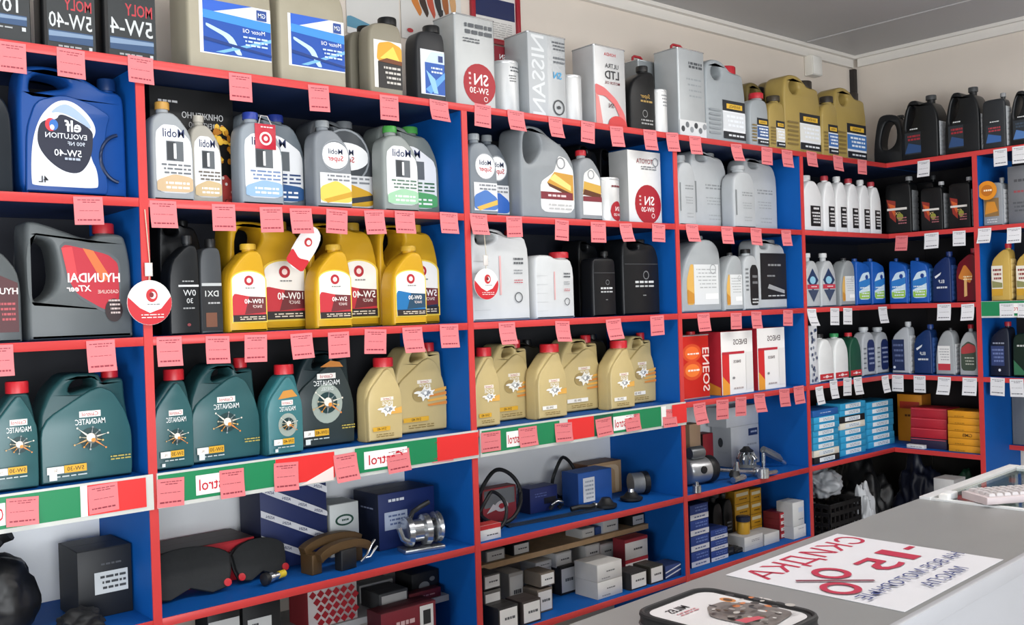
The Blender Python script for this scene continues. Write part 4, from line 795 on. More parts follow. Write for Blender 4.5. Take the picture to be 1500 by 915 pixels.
bottle('oil_jug', 'black oil jug with pale print beside the blue divider, third bay', at(3, 914, 968, 350, .05, .11), 'gm5', '#101215', '#161718', d_mb, cat='jug')
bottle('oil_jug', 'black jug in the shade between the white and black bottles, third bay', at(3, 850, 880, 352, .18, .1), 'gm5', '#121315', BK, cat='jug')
bottle('oil_jug', 'silver dome-shouldered jug with amber edged label, fourth bay', at(3, 1000, 1058, 345, .04, .11), 'dome', '#a3a8aa', '#8a8e90', d_dome, cat='jug')
bottle('oil_bottle', 'silver dome-shouldered bottle with amber edged label, fourth bay', at(3, 1062, 1090, 370, .03, .07), 'dome', '#a3a8aa', '#2a2b2c', d_dome)
bottle('oil_bottle', 'silver slim bottle with black oval label and black cap, fourth bay', at(3, 1091, 1113, 365, .03, .06), 'tall1', '#b5b9bb', '#1a1a1b', lambda L: (L.p([(.4, .08), (.95, .08), (.95, .66), (.8, .74), (.55, .74), (.4, .66)], '#17181a'), L.b(.5, .4, .88, .6, 2, '#77797b', .4), L.b(.45, .1, .9, .2, 2, '#d0d2d2'), L.b(.1, .3, .3, .7, 6, '#7a7e80')))
bottle('oil_jug', 'silver jug with big black label beside the blue divider, fourth bay', at(3, 1109, 1154, 351, .06, .1), 'dark4' if False else 'gm5', '#b5b9bb', '#a2a6a8', lambda L: (L.r(.14, .14, .98, .80, '#17181a'), L.b(.3, .6, .8, .66, 1, '#8a8c8e'), L.b(.3, .45, .6, .5, 1, '#8a8c8e'), L.p([(.35, .3), (.9, .22), (.9, .27), (.4, .36)], '#9a9c9e'), L.b(.25, .17, .9, .21, 1, '#b9bbbb')), cat='jug')
for k, (a, c, l) in enumerate(((1181, 1202, 'first'), (1204, 1226, 'second'))): bottle('oil_bottle', 'silver bottle with red and blue diamond label, %s from the left in the corner bay' % l, at(3, a, c, 371, .04, .06), 'narrow', '#b4b8ba', '#c4c7c8', d_petro, group='silver bottles with diamond labels')
bottle('oil_bottle', 'grey dome-shouldered bottle with amber label in the corner bay', at(3, 1232, 1254, 378, .04, .07), 'dome', '#8f9496', '#2a2b2c', d_dome)
bottle('oil_bottle', 'bright blue bottle, first of four in the corner', at(3, 1256, 1277, 379, .05, .06), 'blue1', '#1c55a8', '#173f80', d_bluepic)
bottle('oil_bottle', 'bright blue bottle, second of four in the corner', at(3, 1279, 1298, 379, .06, .06), 'blue1', '#1c55a8', '#173f80', d_bluepic)
bottle('oil_bottle', 'bright blue bottle, third of four, turned to the room', atR(3, 1303, 1330, 378, .06, .07), 'blue1', '#1c55a8', '#173f80', d_bluepic, side='#3f74bc')
bottle('oil_bottle', 'bright blue bottle, fourth of four, beside the dark blue bottle', atR(3, 1334, 1361, 377, .06, .07), 'blue1', '#1c55a8', '#173f80', d_bluepic, side='#3f74bc')
def d_navy(L): L.p([(.15, .52), (.5, .6), (.45, .55), (.2, .48)], '#d9dde2'); L.t(.5, .42, .06, 'ELF', '#dfe3e8', mw=.6, bold=.03); L.b(.25, .26, .8, .34, 1, '#c8ccd2'); L.e(.3, .3, .05, .02, '#cfd3d8')
bottle('oil_bottle', 'navy blue bottle with white script on the third shelf of the right wall', atR(3, 1366, 1394, 369, .05, .07), 'peakR', '#152a5a', '#1a3068', d_navy, side='#2f4a80')
bottle('oil_bottle', 'dark red bottle with gold flame label beside the red divider', atR(3, 1401, 1431, 364, .05, .07), 'peakR', '#6c1420', '#a83440', lambda L: (L.p([(.1, .45), (.45, .72), (.85, .5), (.7, .35), (.5, .4)], '#c87a2c'), L.p([(.4, .1), (.55, .12), (.55, .45), (.42, .5)], '#e0b070'), L.b(.3, .4, .8, .5, 2, '#f0dcb0')))
def d_gold(L): L.r(.06, .10, .62, .62, '#e4dfd0'); L.r(.06, .10, .62, .22, '#c89a2c'); L.b(.1, .36, .55, .58, 3, '#8a3a38', .5); L.p([(.08, .24), (.6, .24), (.6, .32), (.08, .36)], '#8a8a58')
bottle('oil_bottle', 'gold bottle with red cap and white label on the right wall', atR(3, 1452, 1481, 357, .04, .07), 'peakR', '#c0a050', '#b8242e', d_gold, side='#d0b878')
bottle('oil_bottle', 'gold bottle cut off by the right edge on the third shelf', atR(3, 1488, 1520, 357, .04, .07), 'peakR', '#c0a050', '#b8242e', d_gold, side='#d0b878')
# ================================================================== ROW 4
TG = '#234649'; TP = '#2d595c'
bottle('oil_bottle', 'dark green one litre bottle with red cap at the left edge of the photo', at(4, -10, 59, 559, .04, .075), 'slantL', TG, '#c2202a', d_star(.58, .42, .20, '', .60, (.0, .16, .7)), panelcol=TP)
bottle('oil_jug', 'dark green oil jug with red cap and star emblem, leftmost bay', at(4, 62, 196, 540, .05, .12), 'jugL', TG, '#c2202a', d_star(.53, .38, .125, '', .57, (.04, .1, .42), True), cat='jug', panelcol=TP)
bottle('oil_bottle', 'dark green one litre bottle with red cap, first in the second bay', at(4, 228, 286, 541, .04, .075), 'slantL', TG, '#c2202a', d_star(.55, .33, .19, '', .54, (.1, .13, .58)), panelcol=TP)
bottle('oil_jug', 'dark green oil jug with red cap behind the first green bottle, second bay', at(4, 283, 383, 526, .07, .11), 'jugL', TG, '#c2202a', d_star(.50, .38, .14, '', .58, (.04, .10, .38), True), cat='jug', panelcol=TP)
bottle('oil_bottle', 'teal bottle with orange top patch and red cap, middle of the second bay', at(4, 394, 446, 534, .04, .075), 'slantL', '#2f6a70', '#c2202a', lambda L: (L.p([(.3, .62), (.85, .64), (.7, .72), (.45, .71)], '#c88a3c'), d_star(.55, .34, .17, '', .55, (.1, .12, .56), txt='5W-40', light=True)(L)), panelcol='#3a7378')
def d_bkstar(L): L.p([(.42, .80), (.82, .79), (.76, .84), (.6, .86)], '#c07a34'); d_star(.52, .44, .17, '', .68, (.08, .12, .42), True, '10W-40', True, 'DIESEL')(L)
bottle('oil_jug', 'black oil jug with grey star panel and orange patch, second bay', at(4, 436, 521, 508, .09, .11), 'jugL', '#1b2a2e', '#1a1a1a', d_bkstar, cat='jug', panelcol='#2a3638')
EG = '#c2ae7a'
def gold(x, l1, l2, warm=True):
    bottle('oil_bottle', l1, at(4, x[0], x[1], x[2], .04, .075), 'slantL', EG, '#c2202a', d_edge(.55, .38, .26, warm=warm))
    bottle('oil_jug', l2, at(4, x[3], x[4], x[5], .12, .11), 'jugL', EG, '#c2202a', d_edge(.55, .44, .2, True, warm), cat='jug')
gold((541, 591, 524, 583, 667, 503), 'gold one litre bottle with red cap, right end of the second bay', 'gold oil jug with orange stripes, right end of the second bay')
gold((698, 734, 509, 722, 781, 499), 'gold one litre bottle with red cap, left pair of the third bay', 'gold oil jug with orange stripes, left pair of the third bay')
gold((790, 832, 504, 824, 884, 492), 'gold one litre bottle with red cap, middle pair of the third bay', 'gold oil jug with orange stripes, middle pair of the third bay', False)
gold((896, 931, 499, 918, 972, 488), 'gold one litre bottle with red cap, right pair of the third bay', 'gold oil jug with orange stripes, right pair of the third bay', False)
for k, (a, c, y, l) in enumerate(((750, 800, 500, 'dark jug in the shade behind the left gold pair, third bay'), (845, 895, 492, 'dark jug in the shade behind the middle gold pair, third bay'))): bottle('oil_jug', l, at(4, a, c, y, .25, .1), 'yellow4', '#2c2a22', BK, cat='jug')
def d_zic(L): L.e(.35, .72, .34, .14, '#d84a20').e(.35, .72, .25, .10, '#ea6a2a'); L.e(.35, .45, .36, .15, '#d84a20').e(.35, .45, .26, .1, '#ee7a30'); L.b(.1, .68, .6, .73, 1, '#f4e4d8'); L.b(.1, .42, .6, .48, 1, '#f4e4d8'); L.t(.84, .45, .16, 'ENEOS', '#e8c8c0', rot=90, bold=.03)
tin('oil_can', 'orange and red tin at the left end of the fourth shelf, fourth bay', at(4, 1001, 1041, 490, .04, .1), '#d8281e', '#a81c1c', d_zic)
carton('oil_carton', 'white and red carton with dark lettering, left one of two', at(4, 1058, 1104, 485, .04, .11), '#eeece9', '#a81e2c', '#c03038', d_eneos, sided=lambda L: (L.p([(.05, .0), (.95, 0), (.95, .12), (.05, .25)], '#d8882c'),))
carton('oil_carton', 'white and red carton with dark lettering, right one of two', at(4, 1111, 1151, 480, .05, .11), '#eeece9', '#a81e2c', '#c03038', d_eneos)
carton('oil_carton', 'tall white and blue speckled carton at the left end of the corner bay', at(4, 1187, 1199, 477, .03, .07), '#d6d8dc', '#8a90a0', design=lambda L: [L.e(.15+.7*R0.random(), .05+.9*R0.random(), .1, .03, R0.choice(['#2a3a60', '#7a8494', '#45506a']), n=8) for _ in range(22)])
WHB = '#dcdedd'
def d_redband(L): L.r(.03, .05, .97, .17, '#c02a30'); L.e(.5, .11, .1, .03, '#f0e4e0'); L.b(.1, .08, .85, .13, 1, '#f0d8d4')
bottle('fluid_bottle', 'white can with black cap and red band in the corner bay', at(4, 1201, 1222, 489, .03, .08), 'white1', WHB, '#1c1c1e', d_redband)
bottle('fluid_bottle', 'white can with green cap and red band in the corner bay', at(4, 1224, 1244, 488, .03, .08), 'white1', WHB, '#2f8a50', d_redband)
bottle('fluid_bottle', 'green can with red cap and red band in the corner bay', at(4, 1246, 1263, 487, .04, .08), 'white1', '#1c4a38', '#b8242e', d_redband)
def d_bs(L): L.p([(.35, .08), (.95, .08), (.95, .66), (.8, .74), (.5, .74), (.35, .66)], '#1c2a58'); L.b(.42, .2, .88, .6, 4, '#8a94b4', .4); [L.r(.05, .15+.1*i, .25, .18+.1*i, '#70757a') for i in range(5)]
bottle('oil_bottle', 'silver bottle with navy label, left one of two in the corner', at(4, 1265, 1283, 479, .05, .06), 'tall1', '#a9adb2', '#b4b8ba', d_bs)
bottle('oil_bottle', 'silver bottle with navy label, right one of two in the corner', at(4, 1285, 1303, 479, .06, .06), 'tall1', '#a9adb2', '#b4b8ba', d_bs)
bottle('oil_bottle', 'silver bottle with broad navy label facing from the right wall', atR(4, 1307, 1333, 471, .05, .07), 'peakR', '#a9adb2', '#b9bcbe', lambda L: (L.r(.04, .06, .72, .66, '#1c2a50'), L.b(.1, .2, .65, .6, 4, '#5a668c', .4), L.e(.15, .12, .07, .025, '#dfe3ea')), side='#c4c7ca')
bottle('oil_bottle', 'navy blue bottle with white script on the fourth shelf of the right wall', atR(4, 1339, 1366, 475, .05, .07), 'peakR', '#16305f', '#1c3a78', d_navy, side='#35548c')
bottle('oil_bottle', 'grey dome bottle with white and red label on the right wall', atR(4, 1371, 1399, 480, .05, .07), 'dome', '#9a9ea0', '#2a2b2c', d_domew, side='#c4c6c8')
bottle('oil_bottle', 'silver bottle with red cap and green label beside the red divider', atR(4, 1406, 1433, 475, .04, .07), 'narrow', '#a6aaab', '#b8242e', lambda L: (L.p([(.1, .1), (.92, .1), (.92, .6), (.5, .68), (.1, .56)], '#3c4a3c'), L.p([(.12, .42), (.9, .46), (.9, .58), (.5, .64), (.12, .54)], '#a83a3c'), L.b(.25, .2, .8, .38, 3, '#b8bcae', .4)))
bottle('oil_bottle', 'black navy bottle with long red-capped neck on the right wall', atR(4, 1450, 1480, 471, .05, .08), 'peakR', '#141b2c', '#a82434', lambda L: (L.b(.08, .58, .75, .64, 1, '#8a90a0'), L.r(.1, .2, .74, .56, '#2a3a66'), L.b(.14, .25, .7, .52, 4, '#6878a4', .5), L.e(.5, .12, .06, .025, '#d8dce4')))
bottle('oil_bottle', 'dark green bottle cut off by the right edge on the fourth shelf', atR(4, 1484, 1520, 480, .05, .08), 'dexos1', '#14281f', BK, lambda L: (L.p([(.05, .05), (.6, .05), (.05, .35)], '#2f6a48'), L.b(.1, .6, .7, .68, 1, '#b8bcb8')))
# ================================================================== ROW 5 and below : spare parts
CH = M('#c9ccce', .22, .9, .05); IRON = M('#3c3d3f', .4, .6, .1); PADM = M('#232526', .8, 0, .25, 60, .5); BRZ = M('#5a4428', .5, .4, .2, 30)
Z5, Z6 = ROW[5], ROW[6]
def spot(px, py, Z): q = hitZ(px, py, Z); return float(q[0]), float(q[1])
# --- leftmost bay
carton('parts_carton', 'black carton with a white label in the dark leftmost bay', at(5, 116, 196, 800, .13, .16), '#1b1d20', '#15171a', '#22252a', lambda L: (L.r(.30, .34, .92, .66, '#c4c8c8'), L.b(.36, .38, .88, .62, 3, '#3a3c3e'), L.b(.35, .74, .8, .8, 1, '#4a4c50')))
def blob(name, label, cat, loc, rx, ry, rz, mat, seed, amp=.35, freq=3.0, knots=(), sub=4, rot=0, extra=None):
    t = thing(name, label, cat, loc, rot); bm = bmesh.new(); bmesh.ops.create_icosphere(bm, subdivisions=sub, radius=1)
    for v in bm.verts:
        p = v.co.copy(); n = amp*.9*noise.noise(p*1.6+Vector((seed, 0, 0))) + amp*.55*noise.noise(p*3.6+Vector((0, seed, 0))) - .10*abs(noise.noise(p*5.5+Vector((seed, 1, 3))))
        q = p*(1+n); z = q.z if q.z > -.75 else -.75+(q.z+.75)*.08
        v.co = Vector((q.x*rx, q.y*ry, (z+.80)*rz))
    zm = min(v.co.z for v in bm.verts)
    for v in bm.verts: v.co.z -= zm
    me = bpy.data.meshes.new('body'); bm.to_mesh(me); bm.free(); me.materials.append(mat)
    for p in me.polygons: p.use_smooth = True
    o = bpy.data.objects.new('body', me); COL.objects.link(o); o.parent = t
    if extra: extra(t)
    return t
def kn(tp, loc2): # tied ears of a bag
    def f(t):
        b = MB(); b.tube([(0, 0, tp-.02), (.0, .0, tp+.01), (.02, .01, tp+.035), (.04, .0, tp+.05)], [.014, .010, .016, .022], loc2); b.tube([(0, 0, tp), (-.02, .01, tp+.03), (-.045, .0, tp+.04)], [.010, .015, .02], loc2); b.build('knot', t)
    return f
BAGB = M('#0e0f11', .5, 0, .2, 8)
q = spot(20, 900, Z5)
blob('bag', 'black bag slumped on the low shelf at the left edge', 'bag', (.60, .16, Z5+.0006), .10, .12, .12, BAGB, 2.2, .14, extra=kn(.205, BAGB))
blob('cloth_bundle', 'low black cloth bundle in front of the labelled black carton', 'bag', (.775, .06, Z5+.0006), .055, .05, .03, M('#141517', .7), 6.1, .4)
# --- brake parts bay
def pad(name, label, px, py, w, h, rz, lean, colr, Y=None, holes=True):
    x, y = SX(px, Y, Z5), Y; t = thing(name, label, 'brake pad', (x, y, Z5+.0085), math.radians(rz))
    out = []
    for i in range(13): a = math.radians(160-140*i/12); out.append((w*.52*math.cos(a)/.94, h*.55+h*.42*math.sin(a)))
    out += [(w*.5, h*.35), (w*.44, h*.06), (w*.25, 0.0), (0, h*.16), (-w*.25, 0.0), (-w*.44, h*.06), (-w*.5, h*.35)]
    b = MB(); prof(b, out, 0, .012, .003, PADM, backr=.001); o = b.build('friction_block', t)
    b = MB(); prof(b, [(p[0]*1.06, p[1]*1.02) for p in out], .0125, .018, .001, M('#1c1c1e', .5, .4)); o2 = b.build('backing_plate', t)
    obs = [o, o2]
    for sx in (-1, 1):
        b = MB(); b.lathe([(.011, 0), (.011, .004), (.005, .005)], M('#c0222c', .4), c=(sx*w*.44, -.0005, h*.13), axis='y', n=14); obs.append(b.build('rivet', t))
    t.rotation_euler = (math.radians(-lean), 0, math.radians(rz)); return t
x0, y0 = SX(228, .05, Z5), .05
ptop = '#3a2320'
p = at(5, 229, 374, 796, .205, .16)
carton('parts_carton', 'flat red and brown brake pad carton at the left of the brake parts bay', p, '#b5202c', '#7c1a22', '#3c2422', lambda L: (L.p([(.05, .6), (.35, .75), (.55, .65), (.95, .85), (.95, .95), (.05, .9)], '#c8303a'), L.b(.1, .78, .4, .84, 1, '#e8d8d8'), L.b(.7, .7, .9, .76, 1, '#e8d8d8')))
pad('brake_pad', 'dark brake pad with red rivets leaning on the flat red carton', 282, 0, .235, .14, -4, 22, 0, Y=.11)
pad('brake_pad', 'dark brake pad with red rivets beside the blue striped carton', 388, 0, .165, .12, 4, 20, 0, Y=.14)
def small_sensor(px, py):
    x, y = spot(px, py, Z5); t = thing('sensor', 'small metal sensor with yellow cap lying in the brake parts bay', 'sensor', (x, y+.012, Z5+.0205), math.radians(15))
    b = MB(); b.lathe([(.009, 0), (.014, .004), (.014, .016), (.009, .02), (.009, .04)], CH, axis='x', n=12); b.build('body', t)
    b = MB(); b.lathe([(.011, .04), (.011, .062), (.007, .066)], M('#d6b82a', .4), axis='x', n=12); b.build('cap', t)
    b = MB(); b.lathe([(.006, .0), (.018, -.004), (.018, -.016), (.006, -.02)], M('#1a1b1d', .5), axis='x', n=12); b.build('grommet', t)
small_sensor(396, 858)
def d_stripes(L):
    for k in range(-2, 5):
        v = .02+.30*k; L2 = []
        a, c = (0, v+.42), (1, v-.02)
        pts = clip01([(0, v+.42), (0, v+.34), (1, v-.10), (1, v-.02)])
        if len(pts) > 2: L.p(pts, '#dcdde2')
        for j in range(4):
            u = .14+.24*j; vv = v+.38-.44*u
            if .05 < vv < .95: L.t(u, vv, .035, 'AISIN', '#2a3560', mw=.14, rot=-17, bold=.02)
def clip01(p):
    for ax, lo, s in ((0, .003, 1), (0, -.997, -1), (1, .003, 1), (1, -.997, -1)):
        o = []
        for i in range(len(p)):
            a, b_ = p[i], p[(i+1) % len(p)]; da = s*a[ax]-lo; db = s*b_[ax]-lo
            if da >= 0: o.append(a)
            if da*db < 0: t = da/(da-db); o.append((a[0]+(b_[0]-a[0])*t, a[1]+(b_[1]-a[1])*t))
        p = o
        if len(p) < 3: return []
    return p
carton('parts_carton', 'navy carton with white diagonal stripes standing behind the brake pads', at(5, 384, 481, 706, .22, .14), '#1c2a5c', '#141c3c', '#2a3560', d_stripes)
carton('parts_carton', 'narrow white carton with green oval mark beside the striped carton', at(5, 485, 527, 735, .215, .1), '#d3d7d5', '#a9adab', design=lambda L: (L.e(.5, .68, .32, .11, '#1f4a3c').e(.5, .68, .25, .075, '#d3d7d5').t(.5, .68, .06, 'FAG', '#1f4a3c', mw=.3, bold=.03) if False else L.e(.5, .68, .32, .11, '#1f4a3c').e(.5, .68, .25, .075, '#d3d7d5').b(.36, .64, .64, .72, 1, '#1f4a3c'), L.r(.18, .22, .85, .42, '#24382f'), L.p([(.2, .42), (.45, .42), (.8, .22), (.6, .22)], '#c8cecb')))
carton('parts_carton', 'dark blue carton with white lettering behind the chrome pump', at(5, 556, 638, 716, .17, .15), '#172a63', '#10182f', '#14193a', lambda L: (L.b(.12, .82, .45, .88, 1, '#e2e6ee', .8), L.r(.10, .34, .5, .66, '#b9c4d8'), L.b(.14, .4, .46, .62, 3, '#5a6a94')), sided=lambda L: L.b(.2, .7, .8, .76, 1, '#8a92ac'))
# bronze brake shoe set
x, y = spot(495, 830, Z5); t = thing('brake_shoe', 'pair of bronze brown curved brake shoes with clips, middle of the bay', 'brake shoe', (x, y, Z5+.0008), math.radians(8))
for k, (dz, dy, sc) in enumerate(((.062, .03, 1.0), (.048, -.03, .88))):
    b = MB(); pts = []; R1 = .12*sc
    for i in range(13): a = math.radians(160-140*i/12); pts.append((R1*math.cos(a), dz+.03*math.sin(a)*1.3))
    for i in range(13): a = math.radians(20+140*i/12); pts.append((R1*.92*math.cos(a), dz-.022+.028*math.sin(a)*1.2))
    prof(b, pts[::-1], dy-.016, dy+.016, .003, BRZ, backr=.002); b.build('shoe', t)
b = MB(); b.bbox(-.028, -.055, 0, .03, -.02, .062, M('#17181a', .5), .004); b.build('support_block', t)
b = MB(); b.bbox(-.11, -.02, 0, -.075, .04, .06, BRZ, .004); b.build('end_plate', t); b = MB(); b.bbox(.07, -.0, 0, .1, .045, .06, BRZ, .004); b.build('end_plate', t)
b = MB(); b.tube([(.05, -.05, .012), (.075, -.052, .03), (.1, -.04, .05), (.125, -.03, .062)], .004, CH); b.tube([(.06, -.05, .02), (.085, -.052, .02), (.12, -.046, .045)], .004, CH); b.build('spring_clip', t)
# chrome pump
x, y = spot(622, 803, Z5); t = thing('water_pump', 'shiny chrome pump with pulley in front of the dark blue carton', 'pump', (x, y-.0, Z5+.001), math.radians(-12))
b = MB(); b.lathe([(.02, -.07), (.045, -.066), (.05, -.05), (.036, -.044), (.036, -.012), (.05, -.006), (.052, .012), (.034, .016)], CH, c=(0, 0, .062), axis='x', n=24); b.build('housing', t)
b = MB(); b.lathe([(.012, .016), (.012, .03), (.046, .032), (.050, .036), (.044, .044), (.050, .052), (.046, .056), (.015, .058), (.015, .07), (.006, .072)], CH, c=(0, 0, .066), axis='x', n=24); b.build('pulley', t)
b = MB(); b.bbox(-.085, -.045, 0, .055, .03, .012, CH, .003); b.build('foot', t)
b = MB(); b.tube([(-.05, 0, .10), (-.04, -.004, .125), (-.01, -.004, .14), (.02, 0, .15)], .008, IRON); b.tube([(-.06, -.03, .03), (-.09, -.035, .05), (-.1, -.03, .085)], .009, CH); b.build('pipe', t)
for k in range(3): a = k*2.1; b = MB(); b.lathe([(.008, .018), (.008, .026), (.004, .027)], IRON, c=(0, .036*math.cos(a), .062+.036*math.sin(a)), axis='x', n=8); b.build('bolt', t)
# --- belts bay (third)
def loop(name, label, px, py, rx, rz_, r, tilt, mat, Y=None, wob=.1):
    x, y = (SX(px, Y, Z5), Y) if Y else spot(px, py, Z5); t = thing(name, label, 'belt', (x, y, Z5+.001)); b = MB()
    pts = [(rx*math.cos(a)*(1+wob*math.sin(2*a+.7)), .012*math.sin(a*2)+tilt*math.sin(a), rz_+r+rz_*math.sin(a)) for a in [2*math.pi*i/40 for i in range(40)]]
    b.tube(pts, r, mat, closed=True, n=8); b.build('belt', t)
    return t
RUB = M('#131416', .55)
loop('drive_belt', 'large black rubber belt standing as a loop at the left of the belt shelf', 733, 757, .095, .095, .0075, .01, RUB, Y=.165)
loop('drive_belt', 'smaller twisted black rubber belt inside the large one', 723, 762, .055, .066, .0065, .006, RUB, Y=.10, wob=.2)
loop('drive_belt', 'black rubber belt looped behind the blue box in the third bay', 828, 722, .062, .082, .007, .008, RUB, Y=.31)
p = atZ(Z5, 703, 748, 752, 706, .07)
carton('parts_pack', 'red and white parts pack behind the black belts', at(5, 708, 757, 712, .21, .05), '#a83a40', '#6e2428', design=lambda L: (L.p([(.05, .45), (.95, .5), (.95, .95), (.05, .95)], '#7d7f80'), L.e(.55, .45, .2, .16, '#e0dada'), L.e(.55, .45, .09, .08, '#b83038'), L.p([(.1, .3), (.5, .4), (.3, .55)], '#e8e0e0')))
carton('small_carton', 'small white carton with red top at the left front of the belt shelf', at(5, 704, 734, 766, .02, .05), '#dfdfde', '#b9b9b8', '#b5302c', lambda L: (L.r(0, .72, 1, 1, '#b8282e'), L.b(.2, .25, .85, .4, 1, '#55585c')))
carton('small_carton', 'small dark blue carton with silver clips beside the belts', atZ(Z5, 777, 817, 749, 713, .07), '#22306e', '#182046', '#22306e', lambda L: (L.b(.1, .6, .6, .8, 2, '#5a6aa4'), L.r(.5, .3, .95, .55, '#1a1c28')))
x, y = spot(812, 748, Z5); t = thing('hose_clip', 'black and chrome clip fitting in front of the small dark blue carton', 'clip', (x, y-.01, Z5+.001))
b = MB(); b.tube([(-.03, 0, .012), (-.02, -.01, .035), (.01, -.01, .04), (.03, 0, .02), (.025, .01, .008)], .009, IRON); b.build('body', t); b = MB(); b.tube([(-.035, -.012, .03), (-.01, -.02, .042), (.02, -.018, .034)], .004, CH); b.build('spring', t)
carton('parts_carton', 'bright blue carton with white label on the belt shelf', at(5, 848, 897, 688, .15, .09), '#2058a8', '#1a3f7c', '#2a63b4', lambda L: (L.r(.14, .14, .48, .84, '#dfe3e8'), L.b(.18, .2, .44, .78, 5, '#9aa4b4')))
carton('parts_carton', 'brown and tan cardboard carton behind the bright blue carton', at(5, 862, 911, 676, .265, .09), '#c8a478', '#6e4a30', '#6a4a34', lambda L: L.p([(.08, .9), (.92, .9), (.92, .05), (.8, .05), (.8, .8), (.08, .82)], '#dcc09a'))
def disc(name, label, px, py, R, h, mat, knob=True):
    x, y = spot(px, py, Z5); t = thing(name, label, 'pulley', (x, y, Z5+.0008)); b = MB(); b.lathe([(R*.8, 0), (R, .006), (R, h*.4), (R*.7, h*.5), (R*.4, h), (0, h)], mat, n=28); b.build('body', t)
    if knob: b = MB(); b.lathe([(R*.3, h), (R*.25, h+.012), (0, h+.013)], CH, n=14); b.build('stud', t)
disc('pulley', 'flat black pulley in front of the brown cardboard carton', 888, 744, .042, .04, RUB, False)
disc('pulley', 'black disc mount with chrome stud, right part of the belt shelf', 925, 733, .045, .035, RUB)
x, y = SX(934, .17, Z5), .17; t = thing('filter', 'grey paper filter roll with black rubber end on the belt shelf', 'filter', (x, y, Z5+.0475), math.radians(-25))
b = MB(); b.lathe([(.03, -.03), (.042, -.03), (.042, .02)], M('#85888a', .5, .3, .2, 40), axis='x', n=24); b.build('element', t)
b = MB(); b.lathe([(.042, .02), (.046, .022), (.046, .042), (.03, .046), (.03, .036), (.012, .036)], RUB, axis='x', n=24); b.build('end_cap', t)
b = MB(); b.lathe([(.012, .036), (.012, .05), (.004, .051)], CH, axis='x', n=12); b.build('hub', t)
x0, y0 = spot(742, 772, Z5); x1, y1 = spot(886, 745, Z5)
t = thing('timing_belt', 'flat toothed black timing belt lying along the blue shelf, third bay', 'belt', (x0, y0, Z5+.0008))
b = MB(); n = 44; dx, dy = (x1-x0), (y1-y0); b.box(0, -.004, 0, .004, 0, .004, RUB)
vs = []; fs = []
nrm = Vector((-dy, dx)).normalized()*.016
for i in range(n+1): cx = dx*i/n; cy = dy*i/n; vs += [(cx-nrm.x, cy-nrm.y, .0), (cx+nrm.x, cy+nrm.y, .0), (cx-nrm.x, cy-nrm.y, .005), (cx+nrm.x, cy+nrm.y, .005)]
for i in range(n): k = 4*i; fs += [(k+2, k+6, k+7, k+3), (k, k+4, k+6, k+2), (k+1, k+3, k+7, k+5)]
b.add(vs, fs, M('#1c2a3e', .5)); b.build('belt', t)
b = MB()
for i in range(n): a = (i+.3)/n; c = (i+.7)/n; b.add([(dx*a-nrm.x, dy*a-nrm.y, .0051), (dx*c-nrm.x, dy*c-nrm.y, .0051), (dx*c+nrm.x, dy*c+nrm.y, .0085), (dx*a+nrm.x, dy*a+nrm.y, .0085)], [(0, 1, 2, 3)], M('#31445c', .5))
b.build('teeth', t)
x, y = spot(860, 747, Z5); t = thing('hose', 'short black hose piece lying beside the toothed belt', 'hose', (x-.03, y, Z5+.0142)); b = MB(); b.tube([(-.045, .01, 0), (-.01, 0, .004), (.03, -.012, 0), (.06, -.008, 0)], .010, RUB); b.build('hose', t); b = MB(); b.lathe([(.012, .058), (.0125, .066)], CH, c=(0, -.008, 0), axis='x', n=12); b.build('clamp', t)
# --- starter bay (fourth)
x, y = SX(1041, .07, Z5), .07; t = thing('starter_motor', 'silver cylindrical starter motor with black end cap at the left of its bay', 'starter motor', (x-.01, y+.055, Z5+.0595), math.radians(-8))
b = MB(); b.lathe([(.02, -.085), (.045, -.08), (.054, -.07), (.054, .035)], M('#b4b6b8', .3, .7), axis='x', n=28); b.build('housing', t)
b = MB(); b.lathe([(.056, .035), (.058, .04), (.058, .07), (.045, .085), (.015, .088)], M('#1a1b1d', .45), axis='x', n=28); b.build('end_cap', t)
b = MB(); b.lathe([(.024, -.06), (.028, -.05), (.028, .01), (.018, .02)], M('#7a7d80', .35, .7), c=(0, -.01, .078), axis='x', n=20); b.build('solenoid', t)
b = MB(); b.lathe([(.01, -.12), (.014, -.115), (.014, -.085)], CH, axis='x', n=14); b.build('shaft', t)
b = MB(); b.lathe([(.016, 0), (.016, .006), (.008, .008)], RUB, c=(-.02, -.0535, .01), axis='y', n=14); b.build('plug', t)
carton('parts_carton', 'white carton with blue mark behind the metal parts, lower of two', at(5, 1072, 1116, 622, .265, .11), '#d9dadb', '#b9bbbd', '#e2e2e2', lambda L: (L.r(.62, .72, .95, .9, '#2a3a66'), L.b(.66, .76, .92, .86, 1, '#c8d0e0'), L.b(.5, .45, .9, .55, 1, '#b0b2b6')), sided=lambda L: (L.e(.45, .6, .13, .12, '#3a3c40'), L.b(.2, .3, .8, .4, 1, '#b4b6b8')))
p = at(5, 1066, 1116, 592, .265, .11); 
q_ = [o for o in bpy.data.objects if o.get('label', '').startswith('white carton with blue mark')][0]; hb = max(v[2] for v in [c for ch in q_.children for c in [tuple(vv.co) for vv in ch.data.vertices]])
p.loc = (p.loc[0], p.loc[1], Z5+hb+.001); p.h = .09
carton('parts_carton', 'plain white carton on top of the white carton with blue mark', p, '#dfe0e1', '#c4c6c8', '#e6e6e6')
carton('small_carton', 'small tan and white carton standing behind the starter motor', at(5, 1012, 1028, 620, .25, .06), '#c8a684', '#b28c6c', design=lambda L: (L.r(.1, .15, .9, .55, '#e6e2dc'), L.b(.2, .25, .8, .4, 1, '#7a3a3c')))
carton('small_carton', 'small red and black carton between the starter motor and the white cartons', at(5, 1031, 1046, 634, .25, .06), '#a8242c', '#2a1a1c', '#7c1c24')
